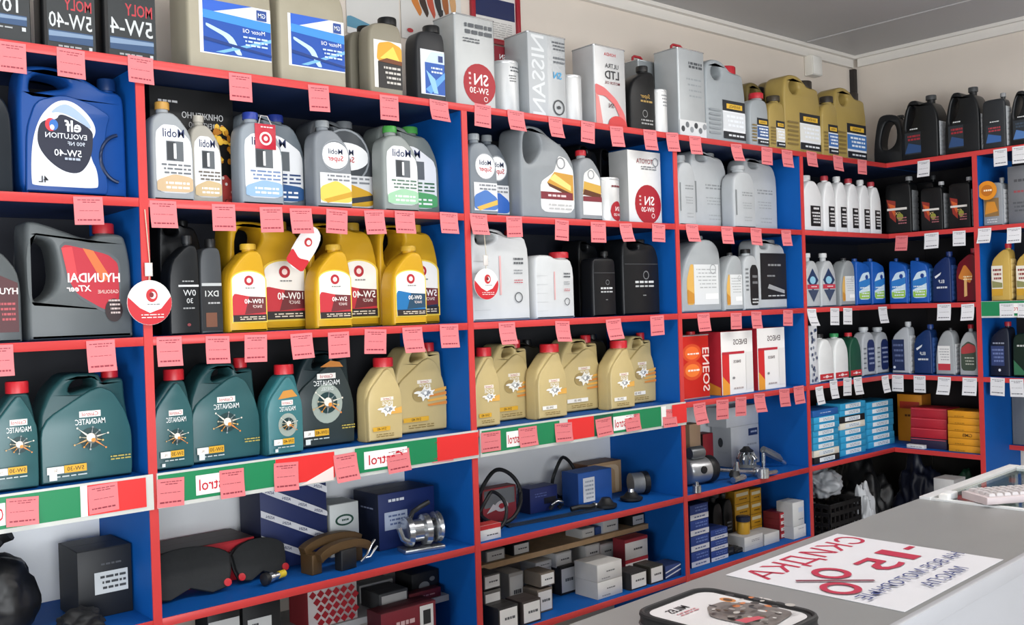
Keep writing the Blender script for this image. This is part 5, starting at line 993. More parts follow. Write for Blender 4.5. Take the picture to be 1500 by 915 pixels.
def rodset(name, label, px, py, segs, Z=Z5):
    x, y = px if isinstance(px, tuple) else spot(px, py, Z); t = thing(name, label, 'car part', (x, y, Z+.001))
    for nm, kind, *a in segs:
        b = MB()
        if kind == 'tube': b.tube(a[0], a[1], a[2])
        else: b.lathe(a[0], a[1], c=a[2], axis=a[3], n=18)
        b.build(nm, t)
    return t
rodset('ball_joint', 'chrome ball joint with flange lying beside the starter motor', (SX(1071, .05, Z5), .03), 0, [('flange', 'tube', [(-.04, -.02, .016), (.0, -.02, .02), (.05, -.01, .016)], .014, CH), ('stud', 'tube', [(.0, 0, .02), (.012, 0, .055), (.018, 0, .085)], [.018, .014, .008], CH), ('boot', 'lathe', [(.02, .02), (.026, .03), (.018, .05)], IRON, (0.0, 0, 0), 'z')])
rodset('steering_rod', 'long silver steering rod with threaded end in the fourth bay', (SX(1086, .05, Z5), .045), 0, [('rod', 'tube', [(-.11, .05, .05), (-.02, .03, .035), (.09, 0, .018), (.14, -.01, .016)], [.009, .009, .011, .009], CH), ('joint', 'lathe', [(.022, 0), (.026, .01), (.022, .034), (.01, .036)], CH, (.11, -.005, .002), 'z')])
x, y = SX(1108, .10, Z5), .085; t = thing('wheel_hub', 'ribbed metal hub with chrome flange in the fourth bay', 'wheel hub', (x+.02, y+.08, Z5+.001), math.radians(-20))
b = MB(); b.lathe([(.02, 0), (.055, .002), (.06, .02), (.035, .03), (.035, .075), (.015, .08)], M('#8e9294', .3, .8), n=26); b.build('body', t)
for k in range(10): a = k*math.pi/5; b = MB(); b.tube([(.036*math.cos(a), .036*math.sin(a), .03), (.043*math.cos(a), .043*math.sin(a), .055), (.03*math.cos(a), .03*math.sin(a), .085)], .006, CH, n=6); b.build('rib', t)
b = MB(); b.lathe([(.03, .086), (.032, .092), (.02, .10), (.012, .11)], IRON, n=20); b.build('cap', t)
k_ = .66
rodset('shock_mount', 'silver bolt-ended arm lying at the right of the metal parts', (SX(1134, .1, Z5), .11), 0, [('arm', 'tube', [(-.06*k_, .03*k_, .09), (.0, .02*k_, .07), (.07*k_, .0, .045), (.10*k_, -.005, .03)], [.017, .02, .018, .011], M('#8a8e92', .35, .7, .3, 60)), ('foot', 'tube', [(-.055*k_, .03*k_, .085), (-.06*k_, .03*k_, .004)], .009, CH), ('tip', 'tube', [(.10*k_, -.005, .03), (.135*k_, -.01, .012)], .009, CH)])
rodset('bushing', 'small white metal bushing at the front of the fourth bay', 1021, 722, [('ring', 'lathe', [(.008, .0), (.018, .002), (.018, .03), (.008, .032)], CH, (0, 0, 0), 'z'), ('stud', 'lathe', [(.008, .032), (.008, .045), (.003, .046)], CH, (0, 0, 0), 'z')])
rodset('bracket', 'chrome bracket with round eye near the bushing', 1118, 700, [('eye', 'lathe', [(.012, 0), (.026, .0), (.026, .04), (.012, .04)], M('#d0d2d4', .25, .8), (0, 0, .001), 'z'), ('arm', 'tube', [(.02, 0, .02), (.05, -.005, .018), (.085, -.01, .018)], .009, CH)])
# --- corner bay, fifth shelf : cartons lying in stacks
CY = '#2f9fd0'
def lab_white(L): L.r(.2, .2, .8, .85, '#e6eef2'); L.b(.28, .3, .74, .75, 2, '#6a8aa8', .4)
cols = [(1192, 1229, 8, .02), (1231, 1268, 8, .045), (1270, 1309, 7, .075)]
idx = ['bottom', 'second from the bottom', 'third from the bottom', 'fourth from the bottom', 'fifth from the bottom', 'sixth from the bottom', 'seventh from the bottom', 'topmost']
tops = [598, 588, 586]
for c, (a, e, n, Y) in enumerate(cols):
    P0 = at(5, a, e, tops[c], Y, .13); hh = P0.h/n
    for k in range(n):
        p = PL(); p.w = P0.w*(1-.02*rnd.random()); p.h = hh-.0012; p.d = P0.d; p.rz = 0; p.loc = (P0.loc[0]+.002*(rnd.random()-.5), P0.loc[1]-.008*rnd.random(), P0.loc[2]+k*hh)
        top = k == n-1; col = '#1d5fa8' if (c == 0 and top) else '#15191e' if (c, k) in ((1, 5), (0, 0)) else '#e8e4d4' if (c, k) in ((1, 4), (0, 1)) else CY
        wl = c != 0 or not top
        nm = 'topmost' if top else idx[k]
        carton('filter_carton', '%s flat carton, %s in the %s cyan stack of the corner bay' % ({CY: 'cyan', '#1d5fa8': 'blue', '#15191e': 'black', '#e8e4d4': 'cream'}[col], nm, ('left', 'middle', 'right')[c]), p, col, None, None, lab_white if wl else (lambda L: L.b(.2, .4, .7, .6, 1, '#c8d8ec')), group='flat cartons stacked in the corner bay', flap=top)
# right-hand stacks
P0 = atR(5, 1334, 1387, 597, .06, .14); n = 4; hh = P0.h/n
for k in range(n):
    p = PL(); p.w = P0.w; p.h = hh-.001; p.d = P0.d; p.rz = P0.rz; p.loc = (P0.loc[0]+.004*k, P0.loc[1], P0.loc[2]+k*hh)
    carton('parts_carton', 'flat %s carton, %s of the stack beside the yellow cartons' % ('dark navy' if k == 0 else 'red', ('bottom', 'second', 'third', 'top')[k]), p, '#241a38' if k == 0 else '#b01c2c', group='flat red cartons on the right wall', flap=k == 3, design=lambda L: L.r(.02, .86, .98, .92, '#d8505a'))
P0 = atR(5, 1389, 1438, 601, .04, .14); n = 6; hh = P0.h/n
for k in range(n):
    p = PL(); p.w = P0.w*(1-.03*rnd.random()); p.h = hh-.001; p.d = P0.d; p.rz = P0.rz; p.loc = (P0.loc[0], P0.loc[1]+.004*(rnd.random()-.5), P0.loc[2]+k*hh)
    carton('parts_carton', 'flat yellow orange carton, %s of six beside the red divider' % ('bottom one', 'second from bottom', 'third from bottom', 'third from top', 'second from top', 'top one')[k], p, '#e39a1c', '#c07c14', group='flat yellow cartons on the right wall', flap=k == 5, design=(lambda L: L.t(.6, .5, .5, 'GMB', '#5a3a10', mw=.4, bold=.03)) if k == 2 else (lambda L: L.b(.15, .1, .5, .3, 1, '#8a5a14')))
x = XC+.24; t = carton('parts_carton', 'orange carton standing behind the red stack in the corner', atR(5, 1316, 1352, 577, .24, .1), '#d88a20', '#a8641a', design=lambda L: (L.r(.1, .7, .9, .85, '#b83a24'), L.b(.2, .5, .8, .6, 1, '#6a3a14')))
x = PL(); p = atR(5, 1329, 1352, 646, .02, .03); p.h = .018; p.w = .09
carton('small_carton', 'tiny white carton lying in front of the red stack', p, '#d8d8d8', flap=False, design=lambda L: L.b(.1, .3, .9, .7, 1, '#8a8a8a'))
# right-hand bay : white leaflet box and grey panel on the set-back shelf
p = atR(5, 1476, 1530, 577, .30, .06, z=ROW[5]+.02)
carton('parts_carton', 'tall grey carton on the set-back red shelf at the right edge', p, '#75787b', '#5f6265', flap=False, design=lambda L: [L.r(.1+.18*i, .02, .104+.18*i, .98, '#6a6d70') for i in range(5)])
# --- low shelves
LAB = lambda L: (L.r(.06, .08, .94, .92, '#e4e4e2'), L.b(.2, .38, .82, .62, 1, '#55585c'))
def cb(pxl, pxr, yb, yt, Z, lab, col='#2c2a28', d=.10, side=None, design=LAB, top=None, z=None, Y=None, group='small cartons on the lowest shelf, third bay'):
    p = at(6, pxl, pxr, yt, Y, d, z=Z) if Y is not None else atZ(Z, pxl, pxr, yb, yt, d)
    return carton('small_carton', lab, p, col, side, top, design, group, flap=True), p
WZ = .490
for (a, c, yb, yt, l, col) in ((712, 740, 0, 803, 'white-labelled carton at the left end of the wooden shelf', '#8a8a88'), (752, 776, 0, 793, 'dark carton with white end, second on the wooden shelf', '#26262a'), (852, 871, 0, 772, 'white carton in the middle of the wooden shelf', '#c8c8c6'), (882, 906, 0, 759, 'white and blue carton on the wooden shelf, right of the blue one', '#c9d0da'), (926, 944, 0, 752, 'black carton with white end at the right end of the wooden shelf', '#17181a')):
    cb(a, c, yb, yt, WZ, l, col, .09, Y=.205)
cb(872, 881, 0, 770, WZ, 'narrow blue carton squeezed on the wooden shelf', '#2a4f94', .09, design=None, Y=.21)
low = [
 (711, 735, 880, 862, 'lower white-ended carton of the left stack on the lowest shelf', '#55534f', .09, 0), (711, 735, 862, 839, 'upper white-ended carton of the left stack on the lowest shelf', '#55534f', .09, 1),
 (731, 760, 908, 885, 'front left dark carton with white end on the lowest shelf', '#262424', .012, 0), (766, 793, 898, 876, 'second dark carton with white end from the front left', '#3a3230', .012, 0),
 (747, 768, 858, 836, 'grey white carton in the rear row, left', '#b5b3ae', .15, 0), (793, 814, 858, 836, 'beige carton with white end above the middle stack', '#6e645a', .07, 1), (788, 810, 877, 860, 'lower carton of the middle stack with white end', '#6e645a', .07, 0),
 (786, 810, 832, 820, 'white carton in the rear row under the wooden shelf', '#d8d8d6', .21, 1), (816, 839, 829, 807, 'upper white carton of the rear stack', '#d0d0ce', .19, 1), (822, 844, 848, 826, 'lower dark carton with white end of the rear stack', '#2a2a2c', .17, 0),
 (859, 880, 821, 796, 'white carton at the rear between the stacks', '#d4d4d2', .21, 1), (881, 900, 818, 794, 'white and pink carton at the rear', '#d9cfcd', .21, 1),
 (924, 948, 858, 835, 'dark carton with white end, left of the front right pair', '#2c2b2c', .02, 0), (953, 972, 851, 826, 'dark carton with cream end, right of the front right pair', '#34322c', .02, 0)]
hts = {}
for (a, c, yb, yt, l, col, Y, lv) in low:
    p = at(6, a, c, yt, Y, .09)
    if lv:   # second layer: bottom at about the height the picture shows
        zb = SZ(yb, p.loc[0], Y)
        base = PL(); base.w = p.w*.96; base.h = zb-Z6-.001; base.d = .085; base.loc = (p.loc[0], p.loc[1], p.loc[2]); base.rz = 0
        if not any(abs(o_[3]-yb) < 22 and abs(o_[0]-a) < 12 and o_[7] == 0 for o_ in [(q[0], q[1], q[2], q[3], 0, 0, 0, q[7]) for q in low]):
            carton('small_carton', 'plain carton under the '+l, base, col, design=LAB, group='small cartons on the lowest shelf, third bay')
        p.h = p.h-(zb-Z6); p.loc = (p.loc[0], p.loc[1], zb+.001)
    carton('small_carton', l, p, col, None, None, LAB, 'small cartons on the lowest shelf, third bay')
P0 = at(6, 876, 912, 821, .03, .12); n = 2
for k in range(2):
    p = PL(); p.w = P0.w; p.d = P0.d; p.h = P0.h/2-.001; p.rz = 0; p.loc = (P0.loc[0], P0.loc[1], P0.loc[2]+k*P0.h/2)
    carton('parts_carton', ('lower', 'upper')[k]+' of two white cartons stacked at the front of the lowest shelf', p, '#dcdcda', '#c4c2be', '#d8d6d2', lambda L: (L.t(.45, .55, .16, 'RBI', '#6a6d70', mw=.3) if False else L.b(.3, .45, .7, .6, 1, '#6a6d70'), L.b(.1, .1, .5, .22, 1, '#8a8d90')))
P0 = at(6, 917, 950, 785, .12, .065)
for k in range(2):
    p = PL(); p.w = P0.w; p.d = P0.d; p.h = P0.h/2-.001; p.rz = 0; p.loc = (P0.loc[0], P0.loc[1], P0.loc[2]+k*P0.h/2)
    carton('parts_carton', ('lower', 'upper')[k]+' of two red-topped white cartons on the lowest shelf, third bay', p, '#dedcda', '#8c2430', '#9a2a34', lambda L: (L.r(0, .84, 1, 1, '#a82834'), L.b(.3, .35, .75, .55, 1, '#4a4c50')))
carton('parts_carton', 'blue and white striped carton at the right front of the lowest shelf', at(6, 975, 998, 824, .02, .08), '#2a3f78', '#1c2a50', design=lambda L: [L.p(clip01([(0, .1+.35*i), (1, .45+.35*i), (1, .55+.35*i), (0, .2+.35*i)]), '#d4dae4') for i in range(2)])
# second bay, half-depth shelf
GZ = .435
carton('parts_carton', 'white carton with dark red diamond lattice on the grey half shelf', at(6, 452, 524, 856, .16, .12, z=GZ), '#dcd2d0', '#a83a40', design=lambda L: [L.p([(u, v-.11), (u+.075, v), (u, v+.11), (u-.075, v)], '#a8202c') for i in range(7) for j in range(5) for u, v in [(.10+.15*i-.075*(j % 2), .12+.19*j)] if u-.075 > .0 and u+.075 < 1 and v-.11 >= 0 and v+.11 <= 1 and u > .22-.2*v])
carton('parts_carton', 'white carton behind the grey flat box on the half shelf', at(6, 527, 576, 850, .28, .08, z=GZ), '#c9c9c7', '#8e8e8c')
carton('parts_carton', 'flat grey box with white label on the half shelf', at(6, 556, 598, 863, .155, .11, z=GZ), '#4a4b4d', '#3a3b3d', '#3f4042', lambda L: (L.r(.08, .25, .95, .85, '#c8c8c6'),))
carton('parts_carton', 'black carton with round grey mark at the right of the half shelf', at(6, 604, 643, 835, .20, .1, z=GZ), '#1d1e20', '#161719', '#161719', lambda L: (L.e(.45, .4, .2, .2, '#8a8c8e'), L.e(.75, .65, .1, .1, '#77797b')))
carton('parts_carton', 'dark red flat box in front of the black carton on the half shelf', at(6, 600, 646, 862, .155, .035, z=GZ), '#6a1c26', '#4a141c', design=lambda L: L.b(.1, .3, .8, .6, 1, '#b8888c'))
for (a, c, yt, Y, l, col, f) in ((309, 356, 893, .03, 'dark carton with large white label low in the second bay', '#1c1d1f', lambda L: (L.r(.02, .2, .98, .93, '#b9bbbb'), L.t(.55, .62, .14, '0040', '#3a3c40', mw=.7) if False else L.b(.2, .5, .9, .7, 1, '#3a3c40', .8))), (360, 415, 880, .05, 'black carton with small white label low in the second bay', '#1a1b1e', lambda L: (L.r(.12, .62, .75, .86, '#c8caca'), L.b(.2, .68, .4, .8, 1, '#3a3c40', .8))), (426, 446, 876, .10, 'narrow grey carton beside the black one low in the second bay', '#6a6c6e', lambda L: L.b(.2, .6, .8, .8, 2, '#2a2c2e'))):
    carton('parts_carton', l, at(6, a, c, yt, Y, .085), col, None, None, f)
carton('parts_carton', 'dark red carton with barcode label under the grey half shelf', at(6, 560, 640, 886, .06, .08), '#6e1a26', '#4a141c', design=lambda L: (L.r(.70, .1, .95, .95, '#d8d8d6'), L.r(.76, .55, .9, .85, '#2a2a2c'), L.b(.2, .6, .6, .8, 1, '#c8a8a8')))
# fourth bay, lowest shelf
def stack(cols, n, top, Y, lab, name, col, side, design, d=.09, group=None):
    for ci, (a, c) in enumerate(cols):
        P0 = at(6, a, c, top[ci], Y+.0*ci, d); hh = P0.h/n[ci]
        for k in range(n[ci]):
            p = PL(); p.w = P0.w-.002; p.d = d; p.h = hh-.0012; p.rz = 0; p.loc = (P0.loc[0], P0.loc[1], P0.loc[2]+k*hh)
            lv = ['bottom', 'second', 'third', 'fourth'][k] if k < n[ci]-1 else 'top'
            carton(name, lab % (lv, ('left', 'right')[ci]), p, col, side, None, design, group)
stack([(1013, 1040), (1042, 1067)], [4, 3], [736, 772], .05, 'blue and white carton, %s of the %s stack, fourth bay', 'filter_carton', '#22408c', '#182c66', lambda L: (L.r(.0, .02, 1, .38, '#d6dae4'), L.b(.1, .1, .8, .28, 1, '#4a5a8c'), L.b(.15, .5, .9, .9, 2, '#6a84c4')), group='blue and white cartons in the fourth bay')
stack([(1078, 1100), (1101, 1117)], [4, 4], [716, 714], .16, 'yellow carton, %s of the %s stack behind the white ones', 'filter_carton', '#d8a01c', '#a87a14', lambda L: (L.r(.1, .55, .9, .8, '#e8dcb8'), L.b(.2, .2, .8, .4, 1, '#6a4a10')), group='yellow cartons in the fourth bay')
for k, (a, c, yt, l) in enumerate(((1046, 1060, 728, 'black slim bottle left of the yellow cartons'), (1062, 1075, 722, 'black slim bottle touching the yellow cartons'))): bottle('oil_bottle', l, at(6, a, c, yt, .15, .06), 'tall1', '#1a1b1d', '#222', lambda L: L.b(.3, .3, .8, .5, 3, '#8a8c8e'))
P0 = at(6, 1091, 1118, 782, .05, .1)
carton('parts_carton', 'white carton carrying a yellow jar, fourth bay', P0, '#d9d9d8', '#b8b8b8', design=lambda L: (L.b(.3, .55, .8, .75, 2, '#8a8c90'), L.r(0, .3, 1, .31, '#a9a9a8')))
t = thing('jar', 'small yellow jar with navy cap standing on a white carton', 'jar', (P0.loc[0]-.005, P0.loc[1], P0.loc[2]+P0.h+.0012)); b = MB(); b.lathe([(.026, 0), (.028, .004), (.028, .05), (.024, .056)], M('#c89a2a', .4), n=22); b.build('body', t); b = MB(); b.lathe([(.031, .056), (.032, .075), (.028, .078), (0, .078)], M('#1a2440', .4), n=22); b.build('cap', t)
carton('parts_carton', 'plain white carton right of the jar carton, fourth bay', at(6, 1120, 1142, 778, .05, .1), '#d3d3d2', '#b4b4b4')
stack([(1143, 1157)], [4], [748], .07, 'red and white carton, %s of the %s red stack', 'parts_carton', '#a81e2a', '#6e141e', lambda L: (L.r(.1, .2, .95, .7, '#dcd4d2'), L.b(.2, .3, .8, .6, 1, '#6a3a3c')), group='red and white cartons in the fourth bay')
P0 = at(6, 1163, 1181, 768, .02, .09)
carton('parts_carton', 'white carton at the right end of the lowest shelf, fourth bay, carrying another', P0, '#d6d8da', '#b6b8ba', design=lambda L: L.b(.3, .7, .8, .8, 1, '#8a90a0'))
p = PL(); p.w = P0.w*.92; p.d = .085; p.rz = 0; p.h = SZ(734, P0.loc[0], .03)-Z6-P0.h-.002; p.loc = (P0.loc[0]-.004, P0.loc[1], P0.loc[2]+P0.h+.0012)
carton('parts_carton', 'tall white carton standing on a white carton beside the red stack', p, '#dcdedf', '#b9bbbd', design=lambda L: (L.r(.5, .55, .9, .75, '#c8d4e8'), L.b(.4, .2, .9, .3, 1, '#9aa0a8')))
for k, (a, c, yt, Y) in enumerate(((1064, 1076, 796, .06), (1077, 1090, 800, .06))): bottle('oil_bottle', ('black capped jar, left one beside the blue cartons', 'black capped jar, right one below the yellow cartons')[k], at(6, a, c, yt, Y, .07), 'dexos1', '#1b1c1e', '#2a2b2d', lambda L: L.b(.2, .3, .8, .5, 2, '#6a6c6e'))
# --- corner, floor level : crates and bags
def crate(label, loc, w, d, h, rz=0):
    t = thing('crate', label, 'crate', loc, rz, 'stacked black crates'); m = M('#141213', .5)
    for nm, ex in (('side', 'f'), ('side', 'b'), ('side', 'l'), ('side', 'r')):
        b = MB(); L_ = w if ex in 'fb' else d; nx = int(L_/.04)
        for z0 in (0, h*.24, h*.48, h*.72, h-.018): b.box(-L_/2, -.004, z0, L_/2, .004, z0+.018, m)
        for i in range(nx+1): x = -L_/2+.005+(L_-.01)*i/nx; b.box(x-.005, -.0035, .018, x+.005, .0035, h-.018, m)
        o = b.build(nm, t); o.location = {'f': (0, -d/2, 0), 'b': (0, d/2, 0), 'l': (-w/2, 0, 0), 'r': (w/2, 0, 0)}[ex]
        if ex in 'lr': o.rotation_euler = (0, 0, math.pi/2)
    b = MB(); b.box(-w/2+.006, -d/2+.006, .002, w/2-.006, d/2-.006, .008, m); b.build('bottom', t)
    return t
cz = [0.0006, .212]
cx = SX(1229, .02, .3)
for k in range(2): crate(('lower', 'upper')[k]+' of two black lattice plastic crates in the corner', (cx+.055, .16, cz[k]), .28, .29, .205)
GB = M('#b9bcc0', .35, 0, .12, 20, .4)
blob('bag', 'crumpled white grey plastic bag piled on the black crates', 'bag', (cx+.09, .17, .4185), .10, .09, .08, GB, 1.3, .45, 2.6, sub=5)
blob('bag', 'limp grey plastic bag hanging over the crate edge', 'bag', (cx+.285, .05, .0006), .055, .06, .26, GB, 5.2, .4, 2.2, sub=5)
blob('bag', 'large black bin bag in the corner beside the crates', 'bag', (cx+.48, .17, .0006), .14, .15, .30, BAGB, 3.4, .4, 2.4, sub=5)
blob('bag', 'dark navy bag with white print lying on the right of the corner', 'bag', (XC+.23, -.02, .0006), .12, .13, .30, M('#14182a', .45, 0, .3, 10), 8.8, .4, 2.6, sub=5, extra=lambda t: [Lab(.1, .03).r(0, 0, 1, 1, '#c9ccd2').build(t, -.0, 'label', (-.03, -.16, .44))])
blob('bag', 'dark green bag under the lowest shelf of the right wall', 'bag', (XC+.22, -.29, .0006), .09, .085, .27, M('#17482f', .5, 0, .3, 10), 4.4, .35, 2.6, sub=5)
carton('parts_carton', 'grey white carton on the floor beside the dark bags', atR(6, 1372, 1402, 700, -.14, .12, z=.0006), '#b9b9b8', '#9a9a99')
# ================================================================== PRICE TAGS
PK = M('#dc787c', .6, 0, .03); WT = M('#dcdde0', .55, 0, .03)
def tagmesh(seed, mat, ink, curl):
    R = random.Random(seed); mb = MB(); w = h = 1; n = 5
    def pos(u, v): return (u-.5, -.02-curl*(1-v)**2*.5-.002, -1+v)
    vs = []; fs = []
    for i in range(n+1): vs += [pos(0, i/n), pos(1, i/n)]
    for i in range(n): fs.append((2*i, 2*i+1, 2*i+3, 2*i+2))
    mb.add(vs, fs, mat); im = P(ink)
    def bar(u0, u1, v0, v1):
        a, b_ = pos(u0, v0), pos(u1, v0); c, d = pos(u1, v1), pos(u0, v1)
        mb.add([(q[0], q[1]-.012, q[2]) for q in (a, b_, c, d)], [(0, 1, 2, 3)], im)
    for v, t, lo, hi in ((.88, .03, .1, .9), (.80, .03, .3, .75), (.50, .018, .12, .85), (.17, .055, .1, .88)):
        u = hi
        while u > lo+.03:
            l = .05+.13*R.random(); a = max(lo, u-l); bar(a, u, v-t/2+.004*R.random(), v+t/2); u = a-.03
    o = mb.build('tag_master', flip=False); me = o.data; bpy.data.objects.remove(o); return me
PKM = [tagmesh(s, PK, '#8e2f3c', .35*(s % 3)) for s in range(5)]; WTM = [tagmesh(10+s, WT, '#5a5c64', .5*(s % 3)) for s in range(5)]
ORD = ['first', 'second', 'third', 'fourth', 'fifth', 'sixth', 'seventh', 'eighth', 'ninth']
RN = {1: 'top shelf', 2: 'second shelf', 3: 'third shelf', 4: 'fourth shelf'}
def tags(row, bay, items, white=False, right=False, Y=-.0042):
    for k, (a, c, yt, yb) in enumerate(items):
        xm = (a+c)/2
        q = hitX(xm, yt, XC+Y) if right else hitY(xm, yt, Y)
        if right: w = hitX(a, yt, XC+Y)[1]-hitX(c, yt, XC+Y)[1]; h = q[2]-hitX(xm, yb, XC+Y)[2]
        else: w = hitY(c, yt, Y)[0]-hitY(a, yt, Y)[0]; h = q[2]-hitY(xm, yb, Y)[2]
        w = min(max(w, .062), .085); h = min(max(h, .066), .085)
        z = ROW[row]-.0005 if row < 4 or (bay[0] > 2) else q[2]
        o = bpy.data.objects.new('price_tag', rnd.choice(WTM if white else PKM)); COL.objects.link(o)
        o.location = (q[0], q[1], min(max(q[2], ROW[row]-.035), ROW[row]+.012)); o.scale = (w, .045, h)
        o.rotation_euler = (0, 0, (-math.pi/2 if right else 0)); o.rotation_euler[1] = math.radians(rnd.uniform(-3, 3))
        tag(o, '%s price tag on the %s edge, %s from left, %s' % ('white' if white else 'pink', RN[row], ORD[k], bay[1]), 'price tag', 'price tags on the %s edge' % RN[row])
B = {0: (0, 'leftmost bay'), 1: (1, 'second bay'), 2: (2, 'third bay'), 3: (3, 'fourth bay'), 4: (4, 'long-wall corner bay'), 5: (5, 'right-wall corner bay'), 6: (6, 'right-edge bay')}
tags(1, B[0], [(0, 34, 62, 106), (83, 124, 72, 115), (187, 224, 83, 123)])
tags(1, B[1], [(335, 368, 108, 148), (451, 481, 125, 163), (556, 583, 140, 176), (629, 656, 147, 178)])
tags(1, B[2], [(695, 719, 153, 186), (743, 767, 162, 192), (803, 823, 172, 202), (851, 871, 178, 209), (893, 912, 185, 215), (942, 961, 190, 220), (975, 993, 194, 222)])
tags(1, B[3], [(1009, 1026, 199, 226), (1070, 1086, 211, 236), (1115, 1131, 216, 241), (1144, 1161, 220, 245)])
tags(1, B[4], [(1181, 1196, 222, 244), (1220, 1234, 228, 250), (1255, 1270, 234, 255)])
tags(1, B[5], [(1344, 1362, 235, 259)], True, True); tags(1, B[6], [(1455, 1475, 218, 243), (1483, 1503, 214, 239)], True, True)
tags(2, B[0], [(107, 150, 288, 329)])
tags(2, B[1], [(219, 258, 294, 334), (310, 344, 299, 338), (380, 413, 303, 340), (424, 456, 305, 342), (478, 509, 307, 342), (533, 562, 308, 343), (578, 607, 309, 342), (644, 670, 311, 342)])
tags(2, B[2], [(688, 713, 313, 344), (741, 764, 317, 347), (813, 833, 322, 352), (865, 887, 325, 355), (907, 925, 327, 354), (955, 974, 328, 354)])
tags(2, B[3], [(1004, 1022, 328, 354), (1056, 1073, 332, 357), (1099, 1115, 334, 359), (1144, 1158, 337, 360)])
tags(2, (5, 'right-wall corner bay'), [(1312, 1330, 345, 367)], False, True); tags(2, B[5], [(1354, 1375, 341, 364), (1396, 1414, 338, 360)], True, True); tags(2, B[6], [(1433, 1452, 334, 356), (1475, 1496, 333, 356)], True, True)
tags(3, B[0], [(-18, 14, 505, 551), (126, 168, 498, 544)])
tags(3, B[1], [(229, 266, 493, 536), (301, 336, 492, 532), (358, 391, 490, 530), (425, 457, 488, 525), (480, 511, 486, 524), (534, 566, 482, 518), (589, 618, 479, 516), (644, 671, 475, 509)])
tags(3, B[2], [(730, 754, 472, 504), (813, 834, 470, 500), (887, 909, 467, 497), (952, 972, 462, 491)])
tags(3, B[3], [(1021, 1039, 459, 485), (1070, 1086, 458, 482), (1100, 1115, 456, 481), (1147, 1161, 454, 477)])
tags(3, B[4], [(1182, 1195, 452, 477), (1216, 1229, 451, 476), (1235, 1248, 451, 475), (1286, 1299, 449, 473)], True)
tags(3, B[5], [(1373, 1393, 445, 469), (1408, 1427, 445, 469)], True, True); tags(3, B[6], [(1464, 1485, 444, 465), (1491, 1511, 444, 465)], True, True, -.0095)
tags(4, B[0], [(9, 57, 728, 768), (128, 172, 709, 750)], Y=-.0105); tags(4, B[1], [(230, 270, 700, 742), (321, 357, 687, 728), (401, 437, 677, 718), (488, 522, 664, 704), (564, 600, 656, 691), (631, 666, 643, 676)], Y=-.0105)
tags(4, B[2], [(704, 733, 632, 658), (757, 788, 625, 653), (810, 840, 619, 646), (867, 900, 612, 637), (910, 941, 605, 630), (967, 993, 599, 625)], Y=-.0105)
tags(4, B[3], [(1015, 1033, 590, 621), (1049, 1067, 585, 614), (1077, 1093, 581, 609), (1104, 1120, 576, 603), (1141, 1156, 569, 595), (1162, 1177, 565, 591)])
tags(4, B[4], [(1194, 1205, 566, 592), (1215, 1226, 557, 585), (1235, 1247, 552, 581), (1250, 1262, 552, 579), (1291, 1301, 550, 575)], True)
tags(4, B[5], [(1307, 1323, 549, 573), (1339, 1355, 550, 575), (1374, 1393, 552, 578), (1410, 1431, 553, 579)], True, True); tags(4, B[6], [(1451, 1472, 553, 580), (1479, 1499, 555, 581)], True, True)
# ================================================================== HANGING TAGS
def disc_tag(label, px, py, rpx, Y, ztop, cols, string=True, right=False):
    q = hitX(px, py, XC+Y) if right else hitY(px, py, Y)
    r = rpx; t = thing('hang_tag', label, 'hang tag', (q[0], q[1], q[2]), -math.pi/2 if right else 0)
    b = MB(); b.lathe([(r, 0), (r, .002)], M(cols[0], .4), axis='y', n=36); b.build('disc', t)
    L = Lab(2*r, 2*r); L.e(.5, .5, .49, .49, cols[1], a0=200, a1=340) if False else None
    pts = [(.5+.495*math.cos(math.radians(a)), .5+.495*math.sin(math.radians(a))) for a in range(150, 391, 8)]
    pts = [(.5+.495*math.cos(math.radians(a)), .5+.495*math.sin(math.radians(a))) for a in range(165, 376, 7)]+[(.75, .36), (.5, .27), (.28, .38)]
    if cols[1]: L.p(pts, cols[1]); L.e(.55, .66, .13, .15, '#c0282e').e(.57, .66, .07, .08, cols[0]).e(.54, .67, .05, .06, '#7a1a20'); L.b(.38, .44, .72, .48, 1, '#6a6a6c'); L.b(.2, .14, .8, .26, 2, '#f2d8d4', .35)
    else: L.e(.5, .5, .3, .3, '#b86a14'); L.b(.25, .4, .75, .6, 1, '#f4e0c0')
    o = L.build(t, 0, 'print', (0, -.0022, -r))
    if string:
        b = MB(); b.tube([(0, -.001, r*.9), (.004, -.001, r+.04), (-.004, .0, ztop-q[2])], .0014, M('#c9bfa8', .8), n=5); b.build('string', t)
        b = MB(); b.bbox(-.010, -.004, r+.01, .010, 0, r+.045, M('#d8d2cc', .5), .003); b.build('clip', t)
disc_tag('round white and red tag hanging on a string from the second shelf, by the upright', 219, 443, .058, -.012, ROW[2]-.03, ('#e8e6e4', '#c0222c'))
disc_tag('round white and red tag hanging in front of the white jug', 712, 416, .052, -.008, ROW[2]-.03, ('#e8e6e4', '#c0222c'))
disc_tag('small round orange tag on the neck of the grey square bottle', 1446, 279, .045, .015, 1.95, ('#dc8c20', ''), False, True)
q = hitY(447, 362, .015); t = thing('hang_tag', 'slanted white and red tag hanging by the left yellow jug', 'hang tag', tuple(q), 0); t.rotation_euler = (0, math.radians(35), 0)
b = MB(); prof(b, chaikin([(-.032, -.072), (.032, -.072), (.036, .05), (.0, .075), (-.036, .05)], 2), 0, .002, .0003, M('#e6e2e0', .4)); b.build('card', t)
L = Lab(.07, .15); L.p([(.04, .04), (.96, .04), (.98, .34), (.5, .24), (.03, .34)], '#c0222c').e(.5, .62, .18, .09, '#b8282e').e(.52, .62, .1, .05, '#e6e2e0'); L.build(t, 0, 'print', (0, -.0004, -.075))
q = hitY(389, 200, .026); t = thing('hang_tag', 'square red tag with white ring on the blue-capped bottle', 'hang tag', (q[0], q[1], q[2]), 0)
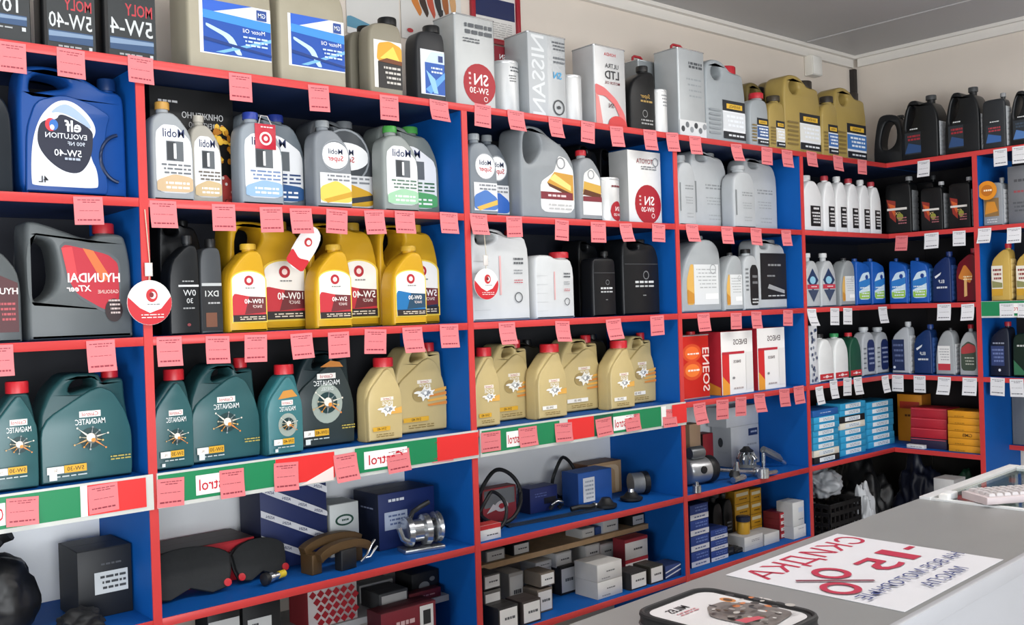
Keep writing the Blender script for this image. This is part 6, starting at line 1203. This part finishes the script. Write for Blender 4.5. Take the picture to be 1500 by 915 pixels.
b = MB(); b.bbox(-.032, 0, -.036, .032, .002, .036, M('#b81e34', .4), .0006); b.build('card', t); L = Lab(.064, .072); L.ring(.5, .42, .3, '#f2e6e4', .3).e(.5, .42, .1, .09, '#f2e6e4').b(.15, .82, .85, .92, 1, '#f0d8d8'); L.build(t, 0, 'print', (0, -.0003, -.036))
b = MB(); b.tube([(-.02, .001, .035), (-.01, .006, .06), (.01, .006, .06), (.02, .001, .035)], .0012, M('#d8d0cc', .7), n=5); b.build('loop', t)
# ================================================================== WALL PAPERS
def sheet(name, label, xl, xr, yt, yb, mat, design, frame=None, Y=DEP-.0012):
    a = hitY(xl, yb, Y); c = hitY(xr, yb, Y); zt = 2.66; w = c[0]-a[0]; h = zt-a[2]
    t = thing(name, label, 'poster', ((a[0]+c[0])/2, Y, a[2])); b = MB(); b.box(-w/2, -.003, 0, w/2, 0, h, mat); b.build('sheet', t)
    L = Lab(w, h); design(L); L.build(t, -.0033, 'print')
    if frame:
        for nm, bx in (('frame_bar', (-w/2-.02, -.014, -.02, -w/2, 0, h+.02)), ('frame_bar', (w/2, -.014, -.02, w/2+.02, 0, h+.02)), ('frame_bar', (-w/2, -.014, -.02, w/2, 0, 0)), ('frame_bar', (-w/2, -.014, h, w/2, 0, h+.02))): b = MB(); b.bbox(*bx, frame, .002); b.build(nm, t)
PW = M('#d6d4cf', .5, 0, .03)
sheet('poster', 'white wall poster with a pale blue wave behind the amber splash bottle', 508, 585, 0, 48, PW, lambda L: (L.p([(0, .0), (.5, .0), (1, .02), (1, .08), (.6, .12), (0, .24)], '#5a93ac'), L.p([(0, 0), (.9, 0), (.5, .05), (0, .08)], '#e8e8e6'), L.b(.05, .5, .8, .62, 2, '#8a8c90')))
def d_cab(L):
    for k, c in enumerate(('#c87a34', '#3a2a22', '#b8503a', '#2a2a2c', '#9a5a30', '#c89a6a')):
        pts = [(.12+.13*k, .95), (.16+.13*k, .55), (.3+.13*k*.9, .34), (.34+.11*k, .42), (.26+.13*k, .62), (.2+.13*k, .95)]
        L.p([(min(u, .97), v) for u, v in pts], c)
    L.e(.13, .12, .05, .03, '#b82a30'); L.r(.6, .42, .68, .5, '#2a2a2c')
sheet('poster', 'white wall poster showing coiled cables and plugs', 588, 676, 0, 55, PW, d_cab)
sheet('notice', 'white printed notice in a dark red frame high on the wall', 695, 755, 0, 52, M('#dcd9d4', .5, 0, .03), lambda L: (L.r(.02, .42, .98, .8, '#1f2a54'), L.b(.25, .05, .9, .36, 7, '#9a9894', .25)), M('#a01c2a', .4))
for o in list(bpy.data.objects):    # nothing carries the render helpers' default names
    if o.name.startswith('tag_master'): bpy.data.objects.remove(o)
